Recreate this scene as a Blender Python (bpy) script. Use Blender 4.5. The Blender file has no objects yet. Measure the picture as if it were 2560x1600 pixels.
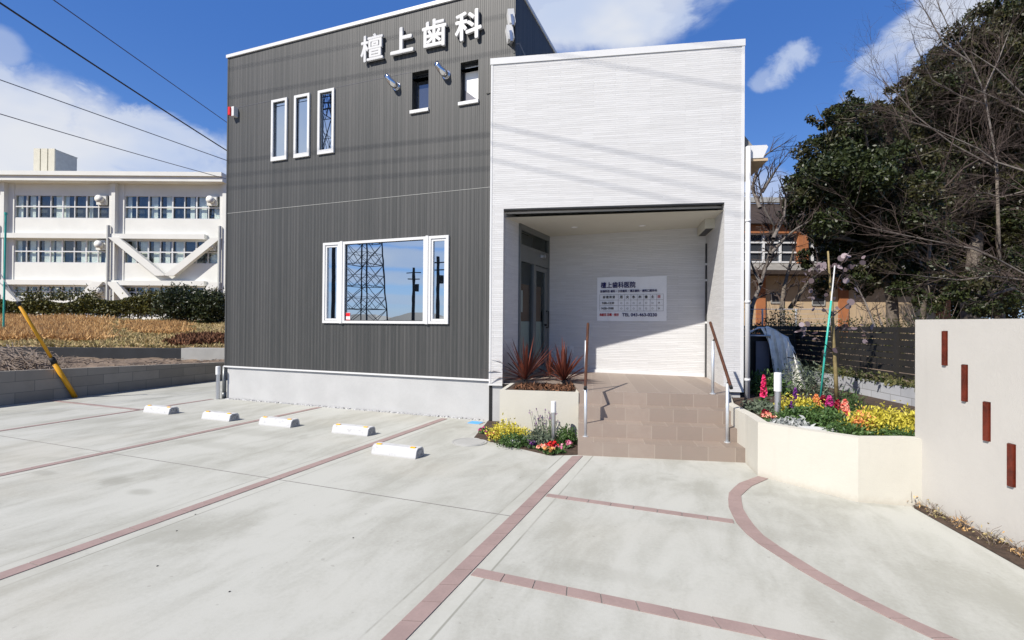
import bpy, math, random
import numpy as np
from mathutils import Vector, Matrix, Euler

random.seed(7); RNG = np.random.default_rng(7)
SC = bpy.context.scene
COL = SC.collection
R = math.radians

# ------------------------------------------------------------------ camera
YAW, PITCH, ROLL, FPX, EYE = R(21.374), R(0.374), R(0.413), 1258.49, 1.58
fw = Vector((-math.sin(YAW)*math.cos(PITCH), math.cos(YAW)*math.cos(PITCH), math.sin(PITCH)))
r0 = Vector((math.cos(YAW), math.sin(YAW), 0)); u0 = r0.cross(fw)
rt = math.cos(ROLL)*r0 + math.sin(ROLL)*u0
up = -math.sin(ROLL)*r0 + math.cos(ROLL)*u0
EYEP = Vector((0, 0, EYE))
cam = bpy.data.cameras.new('camera'); cam.sensor_width = 36; cam.lens = FPX/2560*36
cam.clip_start = 0.05; cam.clip_end = 3000
co = bpy.data.objects.new('camera', cam); COL.objects.link(co)
M = Matrix((rt, up, -fw)).transposed().to_4x4(); M.translation = EYEP
co.matrix_world = M
SC.camera = co

def ray(px, py): return (float(px-1280)*rt - float(py-800)*up + FPX*fw)/FPX
def at(px, py, d): return EYEP + ray(px, py)*d                     # survey point at a given distance
def onp(px, py, n, d):
    v = ray(px, py); n = Vector(n); return EYEP + v*((d - n.dot(EYEP))/n.dot(v))
def gp(px, py, z=0.0): return onp(px, py, (0, 0, 1), z)
FR = Vector((math.cos(YAW), math.sin(YAW), 0)); FF = Vector((-math.sin(YAW), math.cos(YAW), 0))
def V(r, d, z): return FR*float(r) + FF*float(d) + Vector((0, 0, float(z)))             # frame of the far buildings

# ------------------------------------------------------------------ materials
def new_mat(name):
    m = bpy.data.materials.new(name); m.use_nodes = True
    nt = m.node_tree; b = nt.nodes['Principled BSDF']; return m, nt, b
def N(nt, t, **kw):
    n = nt.nodes.new(t)
    for k, v in kw.items():
        if k in n.inputs: n.inputs[k].default_value = v
        else: setattr(n, k, v)
    return n
def L(nt, a, b): nt.links.new(a, b)
def math_n(nt, op, a, b=None, c=None):
    n = nt.nodes.new('ShaderNodeMath'); n.operation = op
    for i, x in enumerate((a, b, c)):
        if x is None: continue
        if isinstance(x, (int, float)): n.inputs[i].default_value = x
        else: L(nt, x, n.inputs[i])
    return n.outputs[0]
def mixc(nt, fac, a, b):
    n = nt.nodes.new('ShaderNodeMix'); n.data_type = 'RGBA'
    for i, x in ((0, fac), (6, a), (7, b)):
        if isinstance(x, (int, float)): n.inputs[i].default_value = x
        elif isinstance(x, tuple): n.inputs[i].default_value = x if len(x) == 4 else (*x, 1)
        else: L(nt, x, n.inputs[i])
    return n.outputs[2]
def ramp(nt, x, lo, hi):
    n = nt.nodes.new('ShaderNodeMapRange'); n.interpolation_type = 'SMOOTHSTEP'
    L(nt, x, n.inputs[0]); n.inputs[1].default_value = lo; n.inputs[2].default_value = hi; return n.outputs[0]
def noise(nt, vec, scale, detail=4, rough=.55, dist=0):
    n = nt.nodes.new('ShaderNodeTexNoise'); n.inputs['Scale'].default_value = scale
    n.inputs['Detail'].default_value = detail; n.inputs['Roughness'].default_value = rough; n.inputs['Distortion'].default_value = dist
    if vec is not None: L(nt, vec, n.inputs['Vector'])
    return n.outputs['Fac']
def uvv(nt): return nt.nodes.new('ShaderNodeTexCoord').outputs['UV']
def pos(nt): return nt.nodes.new('ShaderNodeNewGeometry').outputs['Position']
def scaled(nt, vec, s):
    n = nt.nodes.new('ShaderNodeMapping'); L(nt, vec, n.inputs[0]); n.inputs['Scale'].default_value = s; return n.outputs[0]
def bump(nt, b, h, strength=.3, dist=.01):
    n = nt.nodes.new('ShaderNodeBump'); n.inputs['Strength'].default_value = strength; n.inputs['Distance'].default_value = dist
    L(nt, h, n.inputs['Height']); L(nt, n.outputs[0], b.inputs['Normal'])
def plain(name, c, rough=.55, amt=.12, sc=3.0, metal=0.0, spec=.4, bmp=0, fine=60):
    m, nt, b = new_mat(name)
    p = pos(nt)
    f = noise(nt, p, sc, 5)
    f2 = noise(nt, p, fine, 3)
    fs = math_n(nt, 'ADD', math_n(nt, 'MULTIPLY', f, .7), math_n(nt, 'MULTIPLY', f2, .3))
    fs = ramp(nt, fs, .3, .7)
    col = mixc(nt, fs, tuple(x*(1-amt) for x in c), tuple(min(1, x*(1+amt)) for x in c))
    L(nt, col, b.inputs['Base Color'])
    b.inputs['Roughness'].default_value = rough; b.inputs['Metallic'].default_value = metal
    b.inputs['Specular IOR Level'].default_value = spec
    if bmp: bump(nt, b, f2, bmp, .004)
    return m
def island(name, c1, c2, rough=.5, spec=.5, trans=0.0):              # leaves, petals, blades: each face its own tone
    m, nt, b = new_mat(name)
    g = nt.nodes.new('ShaderNodeNewGeometry')
    col = mixc(nt, g.outputs['Random Per Island'], c1, c2)
    L(nt, col, b.inputs['Base Color']); b.inputs['Roughness'].default_value = rough
    b.inputs['Specular IOR Level'].default_value = spec
    if trans:
        t = nt.nodes.new('ShaderNodeBsdfTranslucent'); L(nt, col, t.inputs[0])
        mx = nt.nodes.new('ShaderNodeMixShader'); mx.inputs[0].default_value = trans
        L(nt, b.outputs[0], mx.inputs[1]); L(nt, t.outputs[0], mx.inputs[2])
        L(nt, mx.outputs[0], nt.nodes['Material Output'].inputs[0])
    return m

MAT = {}
# dark ribbed siding
m, nt, b = new_mat('dark_siding'); uv = uvv(nt)
sx = nt.nodes.new('ShaderNodeSeparateXYZ'); L(nt, uv, sx.inputs[0]); U, W = sx.outputs[0], sx.outputs[1]
per = .0757
q = math_n(nt, 'DIVIDE', U, per); fr = math_n(nt, 'FRACT', q); idx = math_n(nt, 'FLOOR', math_n(nt, 'MULTIPLY', q, 2))
wn = nt.nodes.new('ShaderNodeTexWhiteNoise'); wn.noise_dimensions = '1D'; L(nt, idx, wn.inputs['W'])
idx2 = math_n(nt, 'FLOOR', math_n(nt, 'MULTIPLY', q, 5)); wn2 = nt.nodes.new('ShaderNodeTexWhiteNoise'); wn2.noise_dimensions = '1D'; L(nt, idx2, wn2.inputs['W'])
grain = noise(nt, scaled(nt, uv, (90, 2.2, 1)), 1.0, 4, .6)
grain2 = noise(nt, scaled(nt, uv, (210, 5, 1)), 1.0, 3, .6); blot = noise(nt, scaled(nt, uv, (14, 1.1, 1)), 1.0, 5, .65)
val = math_n(nt, 'ADD', math_n(nt, 'MULTIPLY', wn.outputs[0], .22), math_n(nt, 'MULTIPLY', wn2.outputs[0], .16))
val = math_n(nt, 'ADD', val, math_n(nt, 'ADD', math_n(nt, 'MULTIPLY', grain, .45), math_n(nt, 'ADD', math_n(nt, 'MULTIPLY', grain2, .25), math_n(nt, 'MULTIPLY', blot, .25))))
col = mixc(nt, ramp(nt, val, .38, .98), (.027, .0293, .0282), (.058, .057, .055))
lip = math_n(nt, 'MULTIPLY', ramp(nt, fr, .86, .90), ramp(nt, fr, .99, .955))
col = mixc(nt, math_n(nt, 'MULTIPLY', lip, math_n(nt, 'MULTIPLY', ramp(nt, math_n(nt, 'ADD', wn.outputs[0], math_n(nt, 'SUBTRACT', blot, .5)), .0, .9), .85)), col, (.115, .112, .107))  # thin highlight along each rib lip, painted as a lighter colour
gro = math_n(nt, 'MULTIPLY', ramp(nt, fr, .40, .44), ramp(nt, fr, .52, .48))
gro = math_n(nt, 'MAXIMUM', gro, ramp(nt, fr, .975, .995))
col = mixc(nt, math_n(nt, 'MULTIPLY', gro, .7), col, (.014, .014, .014))
L(nt, col, b.inputs['Base Color']); b.inputs['Roughness'].default_value = .55
hh = math_n(nt, 'SUBTRACT', math_n(nt, 'ADD', lip, math_n(nt, 'MULTIPLY', grain, .35)), gro)
bump(nt, b, hh, .5, .006); MAT['siding'] = m
# white split-stone siding
m, nt, b = new_mat('white_siding'); uv = uvv(nt)
def brick(nt, vec, w, h, off, mort, freq=2):
    n = nt.nodes.new('ShaderNodeTexBrick'); L(nt, vec, n.inputs['Vector']); n.offset = off; n.offset_frequency = freq
    n.inputs['Scale'].default_value = 1; n.inputs['Brick Width'].default_value = w; n.inputs['Row Height'].default_value = h
    n.inputs['Mortar Size'].default_value = mort; n.inputs['Mortar Smooth'].default_value = .3
    n.inputs['Color1'].default_value = (0, 0, 0, 1); n.inputs['Color2'].default_value = (1, 1, 1, 1); n.inputs['Mortar'].default_value = (0, 0, 0, 1)
    return n
b1 = brick(nt, uv, .52, .0315, .37, .0018); b2 = brick(nt, uv, .27, .0315, .61, .0)
st = noise(nt, scaled(nt, uv, (2.6, 46, 1)), 1, 5, .65)
val = math_n(nt, 'ADD', math_n(nt, 'MULTIPLY', b1.outputs[0], .34), math_n(nt, 'MULTIPLY', b2.outputs[0], .16))
val = math_n(nt, 'ADD', val, math_n(nt, 'MULTIPLY', st, .8))
col = mixc(nt, ramp(nt, val, .25, 1.1), (.495, .492, .486), (.585, .583, .579))
L(nt, col, b.inputs['Base Color']); b.inputs['Roughness'].default_value = .7
bump(nt, b, math_n(nt, 'SUBTRACT', val, math_n(nt, 'MULTIPLY', b1.outputs['Fac'], .9)), .6, .009); MAT['white_siding'] = m
# concrete of the car park
m, nt, b = new_mat('concrete_slab'); p = pos(nt)
n1 = noise(nt, scaled(nt, p, (.7, .45, 1)), 1, 7, .62, .5); n2 = noise(nt, scaled(nt, p, (3.4, 1.1, 1)), 1, 7, .62, .6); n3 = noise(nt, p, 210, 2); n6 = noise(nt, p, 38, 4, .7)
n4 = noise(nt, scaled(nt, p, (.33, .5, 1)), 1, 3, .5, .3)
f = math_n(nt, 'ADD', math_n(nt, 'MULTIPLY', n1, .50), math_n(nt, 'ADD', math_n(nt, 'MULTIPLY', n2, .36), math_n(nt, 'MULTIPLY', n6, .14)))
col = mixc(nt, ramp(nt, f, .38, .57), (.318, .318, .282), (.436, .438, .405))
col = mixc(nt, math_n(nt, 'MULTIPLY', ramp(nt, n4, .50, .72), .22), col, (.43, .385, .30))
n5 = noise(nt, p, 1.25, 4, .6, .3); col = mixc(nt, math_n(nt, 'MULTIPLY', ramp(nt, n5, .60, .70), .42), col, (.27, .27, .235))
n7 = noise(nt, scaled(nt, p, (1.3, .28, 1)), 1, 5, .6, .2); col = mixc(nt, math_n(nt, 'MULTIPLY', ramp(nt, n7, .58, .74), .26), col, (.27, .27, .24))
n8 = noise(nt, p, 17, 2, .4); col = mixc(nt, math_n(nt, 'MULTIPLY', ramp(nt, n8, .735, .76), .35), col, (.20, .195, .17))      # small drips
col = mixc(nt, math_n(nt, 'MULTIPLY', ramp(nt, n3, .35, .65), .22), col, (.30, .30, .27))
for px_, py_, sa_, sb_, am_ in ((288, 1202, .17, .10, .5), (352, 1230, .19, .07, .45), (112, 1182, .2, .06, .4), (620, 1080, 1.1, .16, .28), (520, 1110, .8, .12, .24), (2190, 1262, .16, .05, .35), (2050, 1255, .5, .10, .22), (1500, 1430, .5, .09, .2), (1240, 1420, .28, .10, .25), (1900, 1330, .9, .12, .2)):
    q_ = gp(px_, py_); ds = nt.nodes.new('ShaderNodeVectorMath'); ds.operation = 'SUBTRACT'; L(nt, p, ds.inputs[0]); ds.inputs[1].default_value = q_
    dv_ = nt.nodes.new('ShaderNodeVectorMath'); dv_.operation = 'MULTIPLY'; L(nt, ds.outputs[0], dv_.inputs[0]); dv_.inputs[1].default_value = (1/sa_, .7/sb_, 0)
    le = nt.nodes.new('ShaderNodeVectorMath'); le.operation = 'LENGTH'; L(nt, dv_.outputs[0], le.inputs[0])
    col = mixc(nt, math_n(nt, 'MULTIPLY', ramp(nt, math_n(nt, 'ADD', le.outputs['Value'], math_n(nt, 'MULTIPLY', n2, 1.2)), 1.75, 1.0), am_), col, (.23, .228, .195))
sp = nt.nodes.new('ShaderNodeSeparateXYZ'); L(nt, p, sp.inputs[0])
mk = None; ln = None                                                   # smooth trowelled margins along the brick strips
for xc, hw in ((-1.452, .056), (-4.05, .055), (-6.692, .053), (-9.355, .045)):
    dd = math_n(nt, 'SUBTRACT', math_n(nt, 'ABSOLUTE', math_n(nt, 'SUBTRACT', sp.outputs[0], xc)), hw)
    a_ = math_n(nt, 'MULTIPLY', ramp(nt, dd, .12, .10), 1.0); mk = a_ if mk is None else math_n(nt, 'MAXIMUM', mk, a_)
    b_ = math_n(nt, 'MULTIPLY', ramp(nt, dd, .100, .108), ramp(nt, dd, .122, .114)); ln = b_ if ln is None else math_n(nt, 'MAXIMUM', ln, b_)
col = mixc(nt, math_n(nt, 'MULTIPLY', mk, math_n(nt, 'MULTIPLY', n2, .7)), col, (.44, .44, .40))
col = mixc(nt, math_n(nt, 'MULTIPLY', ln, math_n(nt, 'MULTIPLY', ramp(nt, n2, .36, .58), .75)), col, (.20, .20, .17))
L(nt, col, b.inputs['Base Color']); b.inputs['Roughness'].default_value = .8; b.inputs['Specular IOR Level'].default_value = .25
bump(nt, b, math_n(nt, 'ADD', n3, math_n(nt, 'ADD', n2, n6)), .16, .004); MAT['concrete'] = m
# stair tiles
m, nt, b = new_mat('stair_tile'); uv = uvv(nt)
bt = brick(nt, uv, .30, 5.0, 0, .0035, 1); tn = noise(nt, uv, 9, 5, .6, .3); tn2 = noise(nt, uv, 60, 3)
col = mixc(nt, bt.outputs[0], (.205, .162, .133), (.31, .25, .206))
col = mixc(nt, math_n(nt, 'MULTIPLY', ramp(nt, tn, .35, .7), .55), col, (.26, .20, .165))
col = mixc(nt, math_n(nt, 'MULTIPLY', tn2, .25), col, (.23, .20, .17))
col = mixc(nt, bt.outputs['Fac'], col, (.34, .29, .24))
L(nt, col, b.inputs['Base Color']); b.inputs['Roughness'].default_value = .55; MAT['tile'] = m
# block wall (grey concrete blocks in courses)
def blocks(name, c, w, h, mc):
    m, nt, b = new_mat(name); uv = uvv(nt)
    bt = brick(nt, uv, w, h, .5, .005); n1 = noise(nt, uv, 3, 5, .6); n2 = noise(nt, uv, 70, 3)
    col = mixc(nt, bt.outputs[0], tuple(x*.85 for x in c), tuple(x*1.15 for x in c))
    col = mixc(nt, math_n(nt, 'MULTIPLY', ramp(nt, n1, .4, .7), .35), col, tuple(x*.7 for x in c))
    col = mixc(nt, bt.outputs['Fac'], col, mc)
    L(nt, col, b.inputs['Base Color']); b.inputs['Roughness'].default_value = .85; bump(nt, b, n2, .3, .004); return m
MAT['blockwall'] = blocks('block_wall', (.27, .245, .21), .6, .21, (.13, .12, .11))
MAT['greyblock'] = blocks('grey_block', (.38, .39, .41), .42, .30, (.2, .2, .2))
def glass(name, refl, tint, dark):
    m, nt, b = new_mat(name); nt.nodes.remove(b)
    g = N(nt, 'ShaderNodeBsdfGlossy'); g.inputs['Color'].default_value = (*tint, 1); g.inputs['Roughness'].default_value = 0.0
    gn = noise(nt, pos(nt), 1.6, 2); bm = nt.nodes.new('ShaderNodeBump'); bm.inputs['Strength'].default_value = .02; bm.inputs['Distance'].default_value = .02
    L(nt, gn, bm.inputs['Height']); L(nt, bm.outputs[0], g.inputs['Normal'])
    if dark == 'clear':
        d = N(nt, 'ShaderNodeBsdfTransparent'); d.inputs[0].default_value = (.62, .66, .64, 1) if name == 'clear_glass' else (.9, .93, .92, 1)
    else:
        d = N(nt, 'ShaderNodeBsdfDiffuse'); d.inputs[0].default_value = (*dark, 1)
    mx = N(nt, 'ShaderNodeMixShader'); mx.inputs[0].default_value = refl
    L(nt, d.outputs[0], mx.inputs[1]); L(nt, g.outputs[0], mx.inputs[2]); L(nt, mx.outputs[0], nt.nodes['Material Output'].inputs[0]); return m
MAT['mirror_glass'] = glass('mirror_glass', .72, (.80, .90, 1.0), (.006, .008, .010))
MAT['dim_glass'] = glass('dim_glass', .22, (.8, .88, 1), (.05, .055, .065))
MAT['clear_glass'] = glass('clear_glass', .12, (.8, .9, .9), 'clear')
MAT['school_glass'] = glass('school_glass', .07, (.7, .8, .95), 'clear')
for k, c, kw in (
    ('white_paint', (.66, .66, .65), dict(rough=.4, amt=.04)), ('white_metal', (.60, .60, .595), dict(rough=.35, amt=.03)),
    ('letter', (.53, .53, .53), dict(rough=.35, amt=.03)), ('foundation', (.41, .412, .408), dict(rough=.8, amt=.07, sc=2, bmp=.2)),
    ('cream', (.485, .465, .395), dict(rough=.85, amt=.03, sc=1.5, bmp=.25, fine=160)), ('stucco', (.455, .438, .405), dict(rough=.85, amt=.04, sc=1.2, bmp=.3, fine=160)),
    ('soil', (.055, .036, .025), dict(rough=.95, amt=.5, sc=14, bmp=1, fine=90)), ('dirt', (.17, .125, .09), dict(rough=.95, amt=.4, sc=3, bmp=1, fine=40)),
    ('ground', (.17, .14, .10), dict(rough=.95, amt=.3, sc=.6)), ('slope', (.30, .21, .11), dict(rough=.95, amt=.45, sc=.9, bmp=.5, fine=25)),
    ('redbrick', (.278, .205, .190), dict(rough=.8, amt=.1, sc=4, bmp=.2)), ('joint', (.17, .165, .155), dict(rough=.9, amt=.2)),
    ('dark_metal', (.03, .03, .03), dict(rough=.4, amt=.1)), ('black', (.012, .012, .012), dict(rough=.6, amt=.1)),
    ('steel', (.55, .56, .58), dict(rough=.3, amt=.05, metal=.85)), ('galv', (.62, .65, .68), dict(rough=.38, amt=.06, metal=.5)),
    ('chrome', (.75, .75, .76), dict(rough=.12, amt=.03, metal=1)), ('rail_wood', (.075, .03, .016), dict(rough=.4, amt=.3, sc=8)),
    ('slat_red', (.105, .016, .007), dict(rough=.45, amt=.5, sc=9)), ('yellow', (.62, .30, .010), dict(rough=.4, amt=.08)),
    ('orange', (.85, .42, .02), dict(rough=.3, amt=.1)), ('stop', (.47, .475, .48), dict(rough=.7, amt=.13, sc=7)),
    ('stop_end', (.30, .30, .30), dict(rough=.9, amt=.5, sc=30)), ('ceiling', (.56, .545, .47), dict(rough=.8, amt=.02)),
    ('door_frame', (.16, .17, .17), dict(rough=.4, amt=.05, metal=.4)), ('brown_board', (.22, .11, .055), dict(rough=.8, amt=.1)),
    ('pale_film', (.52, .58, .56), dict(rough=.6, amt=.04)), ('poster', (.70, .705, .71), dict(rough=.35, amt=.05)),
    ('navy', (.012, .012, .09), dict(rough=.6, amt=.02)), ('ink', (.012, .012, .014), dict(rough=.6, amt=.02)), ('red_ink', (.42, .01, .02), dict(rough=.6, amt=.02)),
    ('sign_red', (.62, .01, .02), dict(rough=.4, amt=.03)), ('blue_lid', (.05, .32, .66), dict(rough=.4, amt=.1)), ('lid', (.345, .345, .33), dict(rough=.8, amt=.08)),
    ('school_white', (.635, .635, .60), dict(rough=.8, amt=.05, sc=.6)), ('school_cream', (.56, .53, .43), dict(rough=.8, amt=.05)), ('school_grey', (.42, .43, .41), dict(rough=.7, amt=.08)),
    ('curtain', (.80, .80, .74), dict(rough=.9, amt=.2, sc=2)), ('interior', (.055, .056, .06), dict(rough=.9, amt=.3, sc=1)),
    ('terracotta', (.33, .125, .05), dict(rough=.8, amt=.15, sc=2)), ('beige', (.44, .33, .21), dict(rough=.85, amt=.08)), ('brown_roof', (.040, .028, .022), dict(rough=.7, amt=.3)),
    ('grey_roof', (.20, .19, .175), dict(rough=.8, amt=.25, sc=3)), ('kerb_dark', (.016, .018, .022), dict(rough=.8, amt=.2)), ('kerb_light', (.32, .32, .305), dict(rough=.85, amt=.1)),
    ('fence', (.022, .020, .018), dict(rough=.6, amt=.2)), ('tarp', (.88, .86, .80), dict(rough=.4, amt=.16, sc=5, bmp=.4, fine=22)), ('panel_grey', (.12, .12, .15), dict(rough=.5, amt=.1)),
    ('bark', (.12, .10, .08), dict(rough=.9, amt=.4, sc=12, bmp=.8)), ('pale_bark', (.135, .118, .104), dict(rough=.9, amt=.35, sc=10)), ('twig', (.055, .039, .033), dict(rough=.9, amt=.4, sc=9)),
    ('stake', (.05, .42, .34), dict(rough=.4, amt=.08)), ('bamboo', (.22, .17, .075), dict(rough=.6, amt=.3, sc=14)), ('stick', (.20, .16, .13), dict(rough=.9, amt=.5, sc=6)),
    ('cable', (.012, .012, .014), dict(rough=.5, amt=.05)), ('cable_grey', (.16, .17, .20), dict(rough=.5, amt=.05)), ('cable_violet', (.035, .03, .09), dict(rough=.5, amt=.05)),
    ('house_dark', (.012, .013, .012), dict(rough=1, spec=0, amt=.2)), ('pole_concrete', (.33, .33, .32), dict(rough=.8, amt=.1)), ('stone_white', (.55, .55, .53), dict(rough=.7, amt=.05)),
    ('stem', (.06, .10, .03), dict(rough=.7, amt=.2)), ('blind', (.86, .86, .85), dict(rough=.8, amt=.02)), ('gravel', (.42, .42, .42), dict(rough=.9, amt=.7, sc=40, bmp=1))):
    MAT[k] = plain(k, c, **kw)
for k_, c_ in (('cream', (.512, .492, .43)), ('stucco', (.478, .458, .422))):
    m, nt, b = new_mat(k_); p = pos(nt)
    n1 = noise(nt, p, 1.3, 5, .6); n2 = noise(nt, scaled(nt, p, (9, 9, .7)), 1, 5, .6); n3 = noise(nt, p, 150, 3, .6); n4 = noise(nt, p, 22, 4, .6)
    col = mixc(nt, ramp(nt, n1, .3, .7), tuple(x*.96 for x in c_), tuple(x*1.03 for x in c_))
    col = mixc(nt, math_n(nt, 'MULTIPLY', ramp(nt, n2, .56, .74), .16), col, tuple(x*.78 for x in c_))
    sp = nt.nodes.new('ShaderNodeSeparateXYZ'); L(nt, p, sp.inputs[0])
    dz = math_n(nt, 'MULTIPLY', ramp(nt, math_n(nt, 'ADD', sp.outputs[2], math_n(nt, 'MULTIPLY', n4, .10)), .13, .02), .38); col = mixc(nt, dz, col, (.30, .255, .20))
    L(nt, col, b.inputs['Base Color']); b.inputs['Roughness'].default_value = .88; b.inputs['Specular IOR Level'].default_value = .2
    bump(nt, b, math_n(nt, 'ADD', n3, n4), .35, .005); MAT[k_] = m
m, nt, b = new_mat('stop'); p = nt.nodes.new('ShaderNodeTexCoord').outputs['Object']; oi = nt.nodes.new('ShaderNodeObjectInfo')
va = nt.nodes.new('ShaderNodeVectorMath'); va.operation = 'ADD'; L(nt, p, va.inputs[0]); L(nt, oi.outputs['Location'], va.inputs[1]); p = va.outputs[0]
n1 = noise(nt, scaled(nt, p, (9, 9, 22)), 1, 5, .65); n2 = noise(nt, p, 90, 3, .6); sp = nt.nodes.new('ShaderNodeSeparateXYZ'); L(nt, p, sp.inputs[0])
col = mixc(nt, n2, (.43, .435, .44), (.51, .512, .515)); col = mixc(nt, math_n(nt, 'MULTIPLY', ramp(nt, n1, .54, .68), .42), col, (.20, .19, .18))
col = mixc(nt, math_n(nt, 'MULTIPLY', ramp(nt, math_n(nt, 'ADD', sp.outputs[2], math_n(nt, 'MULTIPLY', n1, .04)), .045, .015), .45), col, (.24, .235, .21))
L(nt, col, b.inputs['Base Color']); b.inputs['Roughness'].default_value = .75; bump(nt, b, n2, .35, .004); MAT['stop'] = m
for k, a, b_, kw in (
    ('leaf_dark', (.013, .022, .007), (.045, .056, .016), dict(rough=.45, spec=.35, trans=.08)), ('leaf_olive', (.020, .024, .008), (.060, .056, .018), dict(rough=.45, spec=.4, trans=.15)),
    ('leaf_hedge', (.026, .032, .007), (.130, .120, .024), dict(rough=.45, spec=.4, trans=.12)), ('leaf_shrub', (.025, .045, .012), (.16, .15, .06), dict(rough=.5, spec=.35, trans=.2)),
    ('leaf_yellow', (.42, .36, .035), (.72, .64, .10), dict(rough=.5, spec=.3, trans=.25)), ('leaf_green', (.03, .075, .018), (.10, .17, .045), dict(rough=.5, spec=.4, trans=.2)),
    ('leaf_grey', (.06, .085, .055), (.17, .20, .14), dict(rough=.7, spec=.2, trans=.15)), ('leaf_silver', (.24, .26, .25), (.48, .49, .48), dict(rough=.7, spec=.2, trans=.1)),
    ('leaf_purple', (.045, .022, .025), (.42, .34, .36), dict(rough=.5, spec=.4, trans=.3)), ('blade_red', (.035, .008, .008), (.23, .065, .038), dict(rough=.4, spec=.5, trans=.2)),
    ('dry', (.38, .215, .09), (.66, .44, .21), dict(rough=.85, spec=.1, trans=.2)), ('dry_green', (.20, .18, .07), (.56, .44, .24), dict(rough=.85, spec=.1, trans=.2)), ('dead_leaf', (.045, .022, .014), (.26, .13, .075), dict(rough=.85, spec=.1)),
    ('p_pink', (.75, .02, .13), (.85, .05, .22), dict(rough=.6, trans=.2)), ('p_red', (.55, .005, .01), (.72, .015, .015), dict(rough=.6, trans=.2)), ('p_white', (.78, .76, .72), (.86, .85, .84), dict(rough=.6, trans=.2)),
    ('p_violet', (.13, .02, .20), (.26, .05, .34), dict(rough=.6, trans=.2)), ('p_rose', (.72, .16, .34), (.84, .36, .48), dict(rough=.6, trans=.2)), ('p_orange', (.80, .20, .08), (.88, .55, .18), dict(rough=.6, trans=.2)),
    ('p_wine', (.16, .005, .015), (.32, .012, .03), dict(rough=.6, trans=.1)), ('p_coral', (.80, .10, .08), (.85, .60, .42), dict(rough=.6, trans=.2)), ('p_mag', (.5, .02, .18), (.66, .06, .32), dict(rough=.6, trans=.2))):
    MAT[k] = island(k, a, b_, **kw)

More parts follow.
